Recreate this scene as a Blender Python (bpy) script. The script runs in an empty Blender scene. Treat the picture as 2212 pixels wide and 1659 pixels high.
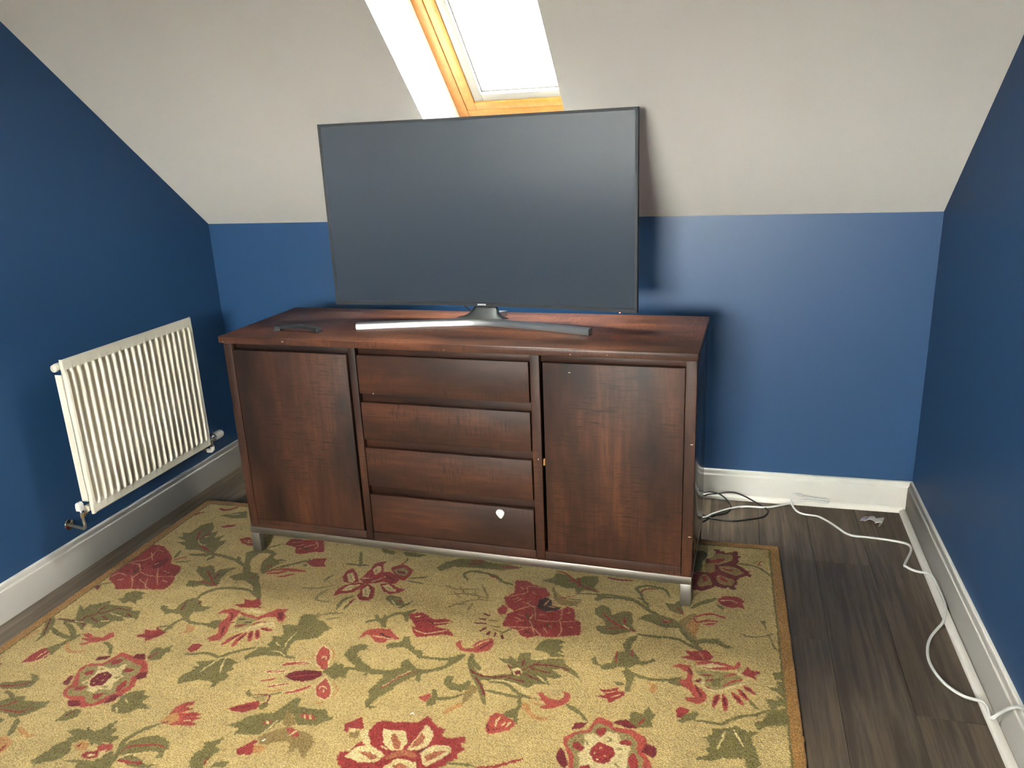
import bpy, bmesh, math, random
import numpy as np
from mathutils import Vector, Matrix
random.seed(7)
C = bpy.context.scene.collection
scene = bpy.context.scene

# ------------------------------------------------------------------ camera
W_PX, H_PX, F_PX = 2212, 1659, 1701.04
cam_d = bpy.data.cameras.new('camera'); cam = bpy.data.objects.new('camera', cam_d); C.objects.link(cam)
yaw, pitch, roll = 0.28166, -0.2964, -0.04341
cy, sy, cp, sp = math.cos(yaw), math.sin(yaw), math.cos(pitch), math.sin(pitch)
fw = Vector((-sy*cp, cy*cp, sp)); rt = Vector((cy, sy, 0)); up = rt.cross(fw)
r2 = rt*math.cos(roll) + up*math.sin(roll); u2 = up*math.cos(roll) - rt*math.sin(roll)
m = Matrix((r2, u2, -fw)).transposed().to_4x4(); m.translation = Vector((0.35937, -3.04855, 1.41511))
cam.matrix_world = m
cam_d.sensor_width = 36; cam_d.sensor_fit = 'HORIZONTAL'; cam_d.lens = F_PX/W_PX*36
cam_d.clip_start = .02
scene.camera = cam

# ------------------------------------------------------------------ light, sky, exposure
SKY = 190.0
world = bpy.data.worlds.new('overcast sky'); scene.world = world; world.use_nodes = True
wn = world.node_tree.nodes; wl = world.node_tree.links
bg = wn['Background']; bg.inputs['Strength'].default_value = SKY
wt = wn.new('ShaderNodeTexCoord'); ws = wn.new('ShaderNodeSeparateXYZ'); wr = wn.new('ShaderNodeValToRGB')
wl.new(wt.outputs['Generated'], ws.inputs[0]); wa = wn.new('ShaderNodeMath'); wa.operation = 'ADD'; wa.inputs[1].default_value = .06; wl.new(ws.outputs['Z'], wa.inputs[0]); wl.new(wa.outputs[0], wr.inputs[0]); wl.new(wr.outputs[0], bg.inputs['Color'])
wr.color_ramp.elements[0].position = 0.0; wr.color_ramp.elements[0].color = (.30, .28, .24, 1)
wr.color_ramp.elements[1].position = 0.03; wr.color_ramp.elements[1].color = (1, .965, .915, 1)
scene.view_settings.view_transform = 'Standard'; scene.view_settings.look = 'None'
scene.view_settings.exposure = 0.0; scene.view_settings.gamma = 1.0
scene.view_settings.use_curve_mapping = False

# ------------------------------------------------------------------ helpers
XL, XR, HK, SL, YB, HB = -1.88685, 1.04542, 1.12996, 0.68707, -5.2, 0.1227
ZC = 2.35
SEND = (ZC-HK)/math.sin(SL)

def link(o, parent=None):
    C.objects.link(o)
    if parent is not None: o.parent = parent
    return o

def obj(name, bm, mat, parent=None, smooth=False, auto=None):
    me = bpy.data.meshes.new(name)
    bmesh.ops.recalc_face_normals(bm, faces=bm.faces[:])
    bm.to_mesh(me); bm.free()
    o = bpy.data.objects.new(name, me)
    if mat: me.materials.append(mat)
    if smooth or auto:
        for p in me.polygons: p.use_smooth = True
        if auto:
            try: me.set_sharp_from_angle(angle=math.radians(auto))
            except Exception: pass
    return link(o, parent)

def empty(name, loc=(0, 0, 0), rz=0):
    o = bpy.data.objects.new(name, None); o.location = loc; o.rotation_euler = (0, 0, rz)
    o.empty_display_size = .05
    return link(o)

def tag(o, label=None, cat=None, group=None, kind=None):
    if label: o['label'] = label
    if cat: o['category'] = cat
    if group: o['group'] = group
    if kind: o['kind'] = kind
    return o

def add_box(bm, x0, x1, y0, y1, z0, z1, bev=0, seg=2, M=None):
    vs = [bm.verts.new((x, y, z)) for z in (z0, z1) for y in (y0, y1) for x in (x0, x1)]
    fs = [bm.faces.new([vs[i] for i in f]) for f in ((0, 2, 3, 1), (4, 5, 7, 6), (0, 1, 5, 4), (2, 6, 7, 3), (0, 4, 6, 2), (1, 3, 7, 5))]
    if bev:
        es = list({e for f in fs for e in f.edges})
        r = bmesh.ops.bevel(bm, geom=es, offset=bev, segments=seg, affect='EDGES', profile=.5)
        vs = list({v for f in r['faces'] for v in f.verts} | {v for v in vs if v.is_valid})
    if M is not None:
        for v in vs: v.co = M @ v.co
    return vs

def box(name, x0, x1, y0, y1, z0, z1, mat, parent=None, bev=0.0015, seg=2):
    bm = bmesh.new(); add_box(bm, x0, x1, y0, y1, z0, z1, bev, seg)
    return obj(name, bm, mat, parent, auto=35 if bev else None)

def catmull(pts, n=8, closed=False):
    pts = [Vector(p) for p in pts]; out = []
    N = len(pts); rng = range(N if closed else N-1)
    for i in rng:
        p1, p2 = pts[i], pts[(i+1) % N]
        p0 = pts[i-1] if (closed or i > 0) else p1*2-p2
        p3 = pts[(i+2) % N] if (closed or i+2 < N) else p2*2-p1
        for k in range(n):
            t = k/n
            out.append(.5*((2*p1)+(p2-p0)*t+(2*p0-5*p1+4*p2-p3)*t*t+(3*p1-p0-3*p2+p3)*t**3))
    if not closed: out.append(pts[-1])
    return out

def add_tube(bm, path, r, sides=10, cap=True):
    path = [Vector(p) for p in path]; rings = []; prev = None
    rs = r if isinstance(r, (list, tuple)) else [r]*len(path)
    for i, p in enumerate(path):
        t = (path[min(i+1, len(path)-1)]-path[max(i-1, 0)]).normalized()
        if prev is None:
            a = Vector((0, 0, 1)) if abs(t.z) < .9 else Vector((1, 0, 0))
            nrm = t.cross(a).normalized()
        else:
            nrm = (prev - t*prev.dot(t)).normalized()
        prev = nrm; b = t.cross(nrm)
        rings.append([bm.verts.new(p+(nrm*math.cos(a)+b*math.sin(a))*rs[i]) for a in [2*math.pi*k/sides for k in range(sides)]])
    for A, B in zip(rings, rings[1:]):
        for k in range(sides):
            bm.faces.new((A[k], A[(k+1) % sides], B[(k+1) % sides], B[k]))
    if cap:
        bm.faces.new(rings[0][::-1]); bm.faces.new(rings[-1])

def tube(name, path, r, mat, parent=None, sides=10):
    bm = bmesh.new(); add_tube(bm, path, r, sides)
    return obj(name, bm, mat, parent, auto=50)

def add_lathe(bm, prof, org, axis, sides=24):
    axis = Vector(axis).normalized(); a = Vector((0, 0, 1)) if abs(axis.z) < .9 else Vector((1, 0, 0))
    n = axis.cross(a).normalized(); b = axis.cross(n); org = Vector(org); rings = []
    for d, r in prof:
        rings.append([bm.verts.new(org+axis*d+(n*math.cos(t)+b*math.sin(t))*max(r, 1e-5)) for t in [2*math.pi*k/sides for k in range(sides)]])
    for A, B in zip(rings, rings[1:]):
        for k in range(sides): bm.faces.new((A[k], A[(k+1) % sides], B[(k+1) % sides], B[k]))
    bm.faces.new(rings[0][::-1]); bm.faces.new(rings[-1])

def add_loft(bm, rings, cap=True):
    R = [[bm.verts.new(p) for p in r] for r in rings]; n = len(R[0])
    for A, B in zip(R, R[1:]):
        for k in range(n): bm.faces.new((A[k], A[(k+1) % n], B[(k+1) % n], B[k]))
    if cap: bm.faces.new(R[0][::-1]); bm.faces.new(R[-1])

# ------------------------------------------------------------------ materials
class NT:
    def __init__(s, name):
        s.m = bpy.data.materials.new(name); s.m.use_nodes = True
        s.n = s.m.node_tree.nodes; s.l = s.m.node_tree.links; s.b = s.n['Principled BSDF']; s.out = s.n['Material Output']
    def new(s, t, **kw):
        n = s.n.new(t)
        for k, v in kw.items(): setattr(n, k, v)
        return n
    def set(s, **kw):
        for k, v in kw.items():
            k = k.replace('_', ' ')
            if k in s.b.inputs: s.b.inputs[k].default_value = v
        return s
    def noise(s, vec, scale, detail=3, rough=.55):
        n = s.new('ShaderNodeTexNoise'); n.inputs['Scale'].default_value = scale
        n.inputs['Detail'].default_value = detail; n.inputs['Roughness'].default_value = rough
        if vec is not None: s.l.new(vec, n.inputs['Vector'])
        return n.outputs['Fac']
    def mapping(s, vec, scale=(1, 1, 1), loc=(0, 0, 0), rot=(0, 0, 0)):
        n = s.new('ShaderNodeMapping'); n.inputs['Scale'].default_value = scale
        n.inputs['Location'].default_value = loc; n.inputs['Rotation'].default_value = rot
        s.l.new(vec, n.inputs['Vector']); return n.outputs[0]
    def ramp(s, fac, *stops, interp='LINEAR'):
        n = s.new('ShaderNodeValToRGB'); n.color_ramp.interpolation = interp
        while len(n.color_ramp.elements) < len(stops): n.color_ramp.elements.new(.5)
        for e, (p, c) in zip(n.color_ramp.elements, stops):
            e.position = p; e.color = (*c, 1) if len(c) == 3 else c
        s.l.new(fac, n.inputs[0]); return n.outputs[0]
    def math(s, op, a, b=None, c=None):
        n = s.new('ShaderNodeMath', operation=op)
        for i, x in enumerate((a, b, c)):
            if x is None: continue
            if isinstance(x, (int, float)): n.inputs[i].default_value = x
            else: s.l.new(x, n.inputs[i])
        return n.outputs[0]
    def mix(s, fac, a, b, blend='MIX'):
        n = s.new('ShaderNodeMix', data_type='RGBA', blend_type=blend)
        for i, x in ((0, fac), (6, a), (7, b)):
            if isinstance(x, (int, float)): n.inputs[i].default_value = x
            elif isinstance(x, tuple): n.inputs[i].default_value = (*x, 1) if len(x) == 3 else x
            else: s.l.new(x, n.inputs[i])
        return n.outputs[2]
    def bump(s, h, strength=.3, dist=.001):
        n = s.new('ShaderNodeBump'); n.inputs['Strength'].default_value = strength; n.inputs['Distance'].default_value = dist
        s.l.new(h, n.inputs['Height']); s.l.new(n.outputs[0], s.b.inputs['Normal'])
    def coord(s, rnd=False):
        c = s.new('ShaderNodeTexCoord').outputs['Object']
        if rnd:
            oi = s.new('ShaderNodeObjectInfo'); v = s.new('ShaderNodeVectorMath', operation='MULTIPLY_ADD')
            s.l.new(oi.outputs['Random'], v.inputs[0]); v.inputs[1].default_value = (13.7, 29.3, 7.1); s.l.new(c, v.inputs[2])
            s.rnd = oi.outputs['Random']; return v.outputs[0]
        return c
    def col(s, c): s.l.new(c, s.b.inputs['Base Color'])

def srgb(r, g, b):
    f = lambda c: (c/255/12.92) if c/255 <= .04045 else ((c/255+.055)/1.055)**2.4
    return (f(r), f(g), f(b))

def plain(name, c, rough=.5, metal=0, **kw):
    t = NT(name); t.set(Base_Color=(*c, 1), Roughness=rough, Metallic=metal, **kw)
    n = t.noise(t.coord(), 60, 2); t.bump(n, .08, .0005)
    return t.m

def paint(name, c, rough=.5, var=.04, bump=.15):
    t = NT(name); co = t.coord()
    big = t.noise(co, 1.7, 3)
    lo = tuple(x*(1-var) for x in c); hi = tuple(min(1, x*(1+var)) for x in c)
    t.col(t.ramp(big, (.3, lo), (.7, hi))); t.set(Roughness=rough)
    t.bump(t.noise(co, 260, 3, .6), bump, .0006)
    return t.m
M_BLUE = paint('blue emulsion paint', srgb(40, 76, 116), .42, .03)
M_CEIL = paint('white emulsion paint', (.70, .655, .60), .7, .02)
M_SKIRT = paint('white gloss skirting paint', (.84, .805, .73), .28, .02, .05)
M_RAD = paint('cream white radiator enamel', (.85, .80, .66), .28, .01, .03)
M_PLAST = plain('white plastic', (.78, .77, .72), .4)
M_CHROME = plain('chrome', (.75, .74, .72), .18, 1.0)
M_COPPER = plain('aged pipe', (.42, .36, .28), .35, .7)
M_STEEL = plain('brushed steel', (.62, .60, .56), .36, 1.0)
M_SILVER = plain('silver satin stand', (.42, .43, .43), .30, .9)
M_BLACK = plain('black plastic', (.02, .022, .024), .35)
M_CORD = plain('black cable rubber', (.012, .012, .014), .4)
M_WCORD = plain('white cable', (.74, .73, .69), .42)
M_GAP = plain('dark carcass interior', (.008, .005, .004), .8)

def wood(name, axis, gloss=.32, dark=1.0, top=False):
    """reddish dark-stained wood; grain runs along axis 0 (x), 1 (y) or 2 (z) with saw marks across it"""
    t = NT(name); co = t.coord(rnd=not top)
    g = [26, 26, 26]; g[axis] = 1.6
    h = [30, 30, 30]; h[axis] = 240
    for i in range(3):
        if i != axis: h[i] = 20
    k = [7, 7, 7]; k[axis] = 2.2
    patch = t.noise(t.mapping(co, tuple(k)), 1.0, 4, .6)
    grain = t.noise(t.mapping(co, tuple(g)), 2.2, 5, .65)
    saw = t.noise(t.mapping(co, tuple(h)), 1.0, 3, .7)
    cross = [150, 150, 150]; cross[axis] = 7
    fine = t.noise(t.mapping(co, tuple(cross)), 1.0, 3, .7)
    d = dark
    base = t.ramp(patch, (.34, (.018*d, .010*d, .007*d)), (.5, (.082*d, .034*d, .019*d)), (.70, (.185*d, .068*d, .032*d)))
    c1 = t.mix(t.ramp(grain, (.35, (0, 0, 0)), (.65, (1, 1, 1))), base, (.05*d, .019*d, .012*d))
    c1 = t.mix(.55, base, c1)
    c2 = t.mix(t.math('MULTIPLY', t.ramp(saw, (.52, (0, 0, 0)), (.66, (1, 1, 1))), t.ramp(t.noise(co, 5, 2), (.38, (.12,)*3), (.60, (.95,)*3))), c1, (.020, .011, .009))
    c3 = t.mix(t.math('MULTIPLY', t.ramp(fine, (.54, (0, 0, 0)), (.70, (1, 1, 1))), .55), c2, (.022, .013, .010))
    # knots
    vo = t.new('ShaderNodeTexVoronoi'); kk = [7, 7, 7]; kk[axis] = 4.2
    vo.inputs['Scale'].default_value = .75; t.l.new(t.mapping(co, tuple(kk)), vo.inputs['Vector'])
    kn = t.ramp(vo.outputs['Distance'], (.05, (1, 1, 1)), (.16, (0, 0, 0)))
    c3 = t.mix(t.math('MULTIPLY', kn, .75), c3, (.016, .009, .008))
    if top:   # dust outline left by a box that stood there
        co2 = t.new('ShaderNodeTexCoord').outputs['Object']
        sep = t.new('ShaderNodeSeparateXYZ'); wob = t.noise(co2, 14, 2)
        t.l.new(co2, sep.inputs[0])
        x = t.math('ADD', sep.outputs[0], t.math('MULTIPLY', wob, .01)); y = sep.outputs[1]
        dx = t.math('SUBTRACT', t.math('ABSOLUTE', t.math('SUBTRACT', x, .203)), .132)
        dy = t.math('SUBTRACT', t.math('ABSOLUTE', t.math('SUBTRACT', y, .305)), .108)
        sd = t.math('ABSOLUTE', t.math('MAXIMUM', dx, dy))
        line = t.math('MULTIPLY', t.ramp(sd, (.0015, (1, 1, 1)), (.0045, (0, 0, 0))), t.ramp(t.noise(co2, 22, 3), (.35, (.1,)*3), (.6, (.55,)*3)))
        c3 = t.mix(line, c3, (.22, .19, .17))
        inside = t.ramp(t.math('MAXIMUM', dx, dy), (0, (.12,)*3), (.002, (0, 0, 0)))
        c3 = t.mix(inside, c3, (.16, .14, .13))
    t.col(c3)
    rr = t.math('MULTIPLY_ADD', saw, .16, gloss-.06); t.l.new(rr, t.b.inputs['Roughness'])
    t.set(Specular_IOR_Level=.5 if gloss < .3 else .28)
    t.bump(t.math('ADD', t.math('MULTIPLY', saw, .6), grain), .12 if not top else .06, .0008)
    return t.m
M_WV = wood('dark stained wood, upright grain', 2, .48, .62)
M_WH = wood('dark stained wood, level grain', 0, .48, .62)
M_WT = wood('dark stained wood, polished top', 0, .30, 1.1, top=True)
M_WS = wood('dark stained wood, glossy side', 2, .13, .7)
M_WD = wood('dark stained wood, recessed', 0, .4, .42)  # set-back rails: same wood, with recess shade put into its colour

def floor_mat():
    t = NT('grey brown wood laminate'); co = t.coord(rnd=True)
    a = t.noise(t.mapping(co, (34, 1.5, 1)), 1.6, 6, .7)
    b = t.noise(t.mapping(co, (3.2, .8, 1)), 1.4, 4, .6)
    w = t.new('ShaderNodeTexWave', wave_type='BANDS', bands_direction='X'); w.inputs['Scale'].default_value = 3.0
    w.inputs['Distortion'].default_value = 9; w.inputs['Detail'].default_value = 3; w.inputs['Detail Scale'].default_value = .9
    t.l.new(t.mapping(co, (3.5, .5, 1)), w.inputs['Vector'])
    c = t.ramp(b, (.25, (.094, .068, .044)), (.5, (.162, .123, .082)), (.75, (.265, .211, .148)))
    c = t.mix(t.math('MULTIPLY', t.ramp(a, (.42, (1, 1, 1)), (.56, (0, 0, 0))), .65), c, (.042, .030, .020))
    c = t.mix(t.math('MULTIPLY', t.ramp(w.outputs['Fac'], (.0, (1, 1, 1)), (.25, (0, 0, 0))), .28), c, (.06, .046, .034))
    v = t.ramp(t.rnd, (0, (.82,)*3), (1, (1.12,)*3))
    c = t.mix(1.0, c, v, 'MULTIPLY')
    t.col(c); t.set(Roughness=.29, Specular_IOR_Level=.6); t.bump(a, .12, .0006)
    return t.m
M_FLOOR = floor_mat()
M_SUB = plain('dark subfloor', (.02, .016, .012), .9)  # dark slab under the planks, seen in their joints

def pine():
    t = NT('varnished pine'); co = t.coord()
    a = t.noise(t.mapping(co, (40, 3, 40)), 1.5, 4, .6)
    t.col(t.ramp(a, (.3, (.30, .125, .025)), (.7, (.40, .18, .042)))); t.set(Roughness=.35)
    return t.m
M_PINE = pine()
M_SASH = plain('white lacquered sash', (.72, .72, .68), .35)
M_LINE = plain('grey white lining strip', (.20, .20, .185), .45)
M_GASKET = plain('grey glazing gasket', (.16, .15, .15), .6)
def glass():
    t = NT('window glass'); mx = t.new('ShaderNodeMixShader'); tr = t.new('ShaderNodeBsdfTransparent'); gl = t.new('ShaderNodeBsdfGlossy')
    ge = t.new('ShaderNodeNewGeometry'); dt = t.new('ShaderNodeVectorMath', operation='DOT_PRODUCT')
    t.l.new(ge.outputs['Incoming'], dt.inputs[0]); t.l.new(ge.outputs['Normal'], dt.inputs[1])
    fr = t.math('MULTIPLY_ADD', t.math('POWER', t.math('SUBTRACT', 1.0, t.math('ABSOLUTE', dt.outputs['Value'])), 5.0), .9, .04)
    gl.inputs['Roughness'].default_value = .02; tr.inputs['Color'].default_value = (.96, .98, .97, 1)
    t.l.new(fr, mx.inputs[0]); t.l.new(tr.outputs[0], mx.inputs[1]); t.l.new(gl.outputs[0], mx.inputs[2])
    t.l.new(mx.outputs[0], t.out.inputs['Surface']); return t.m
M_GLASS = glass()

# ------------------------------------------------------------------ room shell
def wall(name, x0, x1, y0, y1, z0, z1):
    return tag(box(name, x0, x1, y0, y1, z0, z1, M_BLUE, None, 0), kind='structure')
floor = tag(box('floor', XL-.1, XR+.1, YB-.1, .1, -.12, -.009, M_SUB, None, 0), kind='structure')
wall('wall_back', XL, XR, 0, .1, -.009, HK)
WF = (-.85, .25, 1.02, 1.84)            # window in the wall behind the camera: x0, x1, z0, z1
bm = bmesh.new()
for q in ((XL, WF[0], -.009, ZC), (WF[1], XR, -.009, ZC), (WF[0], WF[1], -.009, WF[2]), (WF[0], WF[1], WF[3], ZC)):
    add_box(bm, q[0], q[1], YB-.14, YB, q[2], q[3])
tag(obj('wall_front', bm, M_BLUE), kind='structure')
def gable(name, x0, x1):
    bm = bmesh.new()
    yz = [(.1, -.009), (.1, HK), (0, HK), (-SEND*math.cos(SL), ZC), (YB-.14, ZC), (YB-.14, -.009)]
    add_loft(bm, [[(x, y, z) for y, z in yz] for x in (x0, x1)])
    return tag(obj(name, bm, M_BLUE), kind='structure')
gable('wall_right', XR, XR+.1)
WL = (-3.80, -3.53, 1.10, 2.08)          # added unseen slit in the left wall, for a glow on the screen: y0, y1, z0, z1
bm = bmesh.new()
yz = [(.1, -.009), (.1, HK), (0, HK), (-SEND*math.cos(SL), ZC), (WL[1], ZC), (WL[1], -.009)]
add_loft(bm, [[(x, y, z) for y, z in yz] for x in (XL-.1, XL)])
for q in ((WL[0], WL[1], -.009, WL[2]), (WL[0], WL[1], WL[3], ZC), (YB-.14, WL[0], -.009, ZC)):
    add_box(bm, XL-.1, XL, q[0], q[1], q[2], q[3])
tag(obj('wall_left', bm, M_BLUE), kind='structure')

def slope_frame(back=True):
    s = 1 if back else -1
    org = Vector((0, 0 if back else YB, HK))
    Sx = Vector((1, 0, 0)); Ss = Vector((0, -s*math.cos(SL), math.sin(SL))); Sn = Vector((0, s*math.sin(SL), math.cos(SL)))
    M = Matrix((Sx, Ss, Sn)).transposed().to_4x4(); M.translation = org
    return M
MB = slope_frame(True)
W1 = (-.659, -.178, .30, 1.09)          # opening in the back slope: x0, x1, s0, s1
DEP = .25
def slope_slab(name, M, w):
    bm = bmesh.new(); x0, x1, s0, s1 = w; E = .1
    for a in ((XL-E, x0, -.0, SEND), (x1, XR+E, -.0, SEND)):
        add_box(bm, a[0], a[1], a[2], a[3], 0, DEP, M=M)
    # the lower reveal drops vertically, the upper one runs level
    lo = s0-DEP*math.tan(math.pi/2-SL)**-1; hi = s1+DEP/math.tan(SL)
    for poly in (((0, 0), (lo, 0), (s0, DEP), (0, DEP)), ((hi, 0), (SEND, 0), (SEND, DEP), (s1, DEP))):
        add_loft(bm, [[M @ Vector((x, a, b)) for a, b in poly] for x in (x0, x1)])
    return tag(obj(name, bm, M_CEIL), kind='structure')
slope_slab('ceiling_slope_back', MB, W1)
tag(box('ceiling', XL-.1, XR+.1, YB-.14, -SEND*math.cos(SL), ZC, ZC+.2, M_CEIL, None, 0), kind='structure')

def skylight(name, M, w):
    root = tag(empty(name), kind='structure'); x0, x1, s0, s1 = w
    def ring(nm, ins, wd, n0, n1, mat, bev=.002):
        bm = bmesh.new(); a, b, c, d = x0+ins, x1-ins, s0+ins, s1-ins
        for q in ((a, a+wd, c, d), (b-wd, b, c, d), (a+wd, b-wd, c, c+wd), (a+wd, b-wd, d-wd, d)):
            add_box(bm, q[0], q[1], q[2], q[3], n0, n1, bev, 2, M=M)
        return obj(nm, bm, mat, root, auto=40)
    ring('outer_frame', -.002, .040, DEP+.0005, DEP+.075, M_PINE)
    ring('sash_frame', .041, .036, DEP-.002, DEP+.060, M_PINE)
    ring('sash_lining', .078, .034, DEP+.004, DEP+.050, M_LINE)
    ring('gasket', .112, .005, DEP+.018, DEP+.045, M_GASKET, .001)
    ring('flashing', -.12, .118, DEP+.001, DEP+.06, M_GASKET, .001)
    bm = bmesh.new(); add_box(bm, x0+.116, x1-.116, s0+.116, s1-.116, DEP+.028, DEP+.034, M=M)
    obj('glass_pane', bm, M_GLASS, root)
    ld = bpy.data.lights.new(name+'_portal', 'AREA'); ld.shape = 'RECTANGLE'; ld.size = x1-x0-.2; ld.size_y = s1-s0-.2
    try: ld.cycles.is_portal = True
    except Exception: pass
    lo = bpy.data.objects.new('daylight_portal', ld); C.objects.link(lo)
    mm = M.copy(); mm.translation = M @ Vector(((x0+x1)/2, (s0+s1)/2, DEP+.05)); lo.matrix_world = mm
skylight('window_1', MB, (W1[0], W1[1]+.035, W1[2], W1[3]))
def casement(name, w, n, M):
    # w: u0, u1, z0, z1 in the wall's own frame M (x along the wall, -y outwards)
    root = tag(empty(name), kind='structure'); x0, x1, z0, z1 = w
    def ring(nm, a, b, c, d, wd, y0, y1, mat):
        bm = bmesh.new()
        for q in ((a, a+wd, c, d), (b-wd, b, c, d), (a+wd, b-wd, c, c+wd), (a+wd, b-wd, d-wd, d)): add_box(bm, q[0], q[1], y0, y1, q[2], q[3], .002, 2, M=M)
        return obj(nm, bm, mat, root, auto=40)
    def pane(nm, *a, mat=None, bev=0):
        bm = bmesh.new(); add_box(bm, *a, bev, 2, M=M); return obj(nm, bm, mat, root)
    ring('frame', x0, x1, z0, z1, .045, -.09, -.03, M_SASH)
    for k in range(n):
        a = x0+.046+(x1-x0-.092)*k/n+.001; b = x0+.046+(x1-x0-.092)*(k+1)/n-.001
        ring('sash', a, b, z0+.046, z1-.046, .035, -.085, -.035, M_SASH)
        pane('glass_pane', a+.03, b-.03, -.064, -.060, z0+.076, z1-.076, mat=M_GLASS)
    pane('sill', x0-.03, x1+.03, -.03, .05, z0-.03, z0-.001, mat=M_SASH, bev=.003)
    ld = bpy.data.lights.new(name+'_portal', 'AREA'); ld.shape = 'RECTANGLE'; ld.size = x1-x0; ld.size_y = z1-z0
    try: ld.cycles.is_portal = True
    except Exception: pass
    lo = bpy.data.objects.new('daylight_portal', ld); C.objects.link(lo)
    lo.matrix_world = M @ Matrix.Translation(((x0+x1)/2, -.10, (z0+z1)/2)) @ Matrix.Rotation(-math.pi/2, 4, 'X')
casement('window_2', WF, 2, Matrix.Translation((0, YB, 0)))
casement('added_window', (-WL[1], -WL[0], WL[2], WL[3]), 1, Matrix.Translation((XL, 0, 0)) @ Matrix.Rotation(-math.pi/2, 4, 'Z'))

# planks
PW = .178
def planks():
    joints = {0: -.461, -1: -.925, 1: -1.205}
    x = .666 - PW*16; k = -16
    while x < XR:
        a, b = max(x, XL), min(x+PW, XR)
        if b-a > .01:
            j = joints.get(k, -((k*0.4137) % 1.29)); L = 1.29
            y = j
            while y < 0: y += L
            while y > YB:
                y1, y0 = min(y, 0), max(y-L, YB)
                if y1-y0 > .01:
                    bm = bmesh.new(); cx, cyy = (a+b)/2, (y0+y1)/2
                    hx, hy = (b-a)/2-.0004, (y1-y0)/2-.0004
                    A = [bm.verts.new((sx*hx, sy*hy, -.009)) for sx, sy in ((-1, -1), (1, -1), (1, 1), (-1, 1))]
                    B = [bm.verts.new((sx*hx, sy*hy, -.0008)) for sx, sy in ((-1, -1), (1, -1), (1, 1), (-1, 1))]
                    D = [bm.verts.new((sx*(hx-.001), sy*(hy-.001), 0)) for sx, sy in ((-1, -1), (1, -1), (1, 1), (-1, 1))]
                    for P, Q in ((A, B), (B, D)):
                        for i in range(4): bm.faces.new((P[i], P[(i+1) % 4], Q[(i+1) % 4], Q[i]))
                    bm.faces.new(D); bm.faces.new(A[::-1])
                    o = obj('plank', bm, M_FLOOR, floor); o.location = (cx, cyy, 0)
                y -= L
        x += PW; k += 1
planks()

# skirting boards
PROF = [(.0, HB), (.007, HB-.0005), (.0105, HB-.004), (.011, HB-.010), (.012, HB-.0155), (.0155, HB-.019), (.0172, HB-.021), (.018, HB-.025), (.018, 0.0), (0, 0)]
def skirting(name, side):
    bm = bmesh.new(); rings = []
    for t in (0, 1):
        r = []
        for d, z in PROF:
            if side == 'back': r.append(((XL+d, XR-d)[t], -d, z))
            if side == 'left': r.append((XL+d, (-d, YB+d)[t], z))
            if side == 'right': r.append((XR-d, (-d, YB+d)[t], z))
            if side == 'front': r.append(((XL+d, XR-d)[t], YB+d, z))
        rings.append(r)
    add_loft(bm, rings)
    return tag(obj(name, bm, M_SKIRT, auto=50), kind='structure')
for s in ('back', 'left', 'right', 'front'): skirting('baseboard_'+s, s)
bm = bmesh.new(); add_loft(bm, [[(x, -.0185-d, z) for d, z in ((0, .0), (.009, 0), (.009, .012), (.006, .019), (0, .0225))] for x in (XL+.02, XR-.03)])
tag(obj('trim_1', bm, M_SKIRT, auto=50), kind='structure')
bm = bmesh.new(); rings = []
for i in range(40):      # loose bead bowed away from the right skirting
    y = -.02-i*(3.2/39); t = min(1, i/39)
    off = .0035*math.sin(min(1, (-y-.02)/1.35)*math.pi) if y > -1.37 else 0
    xx = XR-.0185-off
    rings.append([(xx, y, 0), (xx-.022, y, 0), (xx-.022, y, .009), (xx-.018, y, .0125), (xx-.003, y, .0135), (xx, y, .012)])
add_loft(bm, rings); tag(obj('trim_2', bm, M_SKIRT, auto=50), kind='structure')

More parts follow.
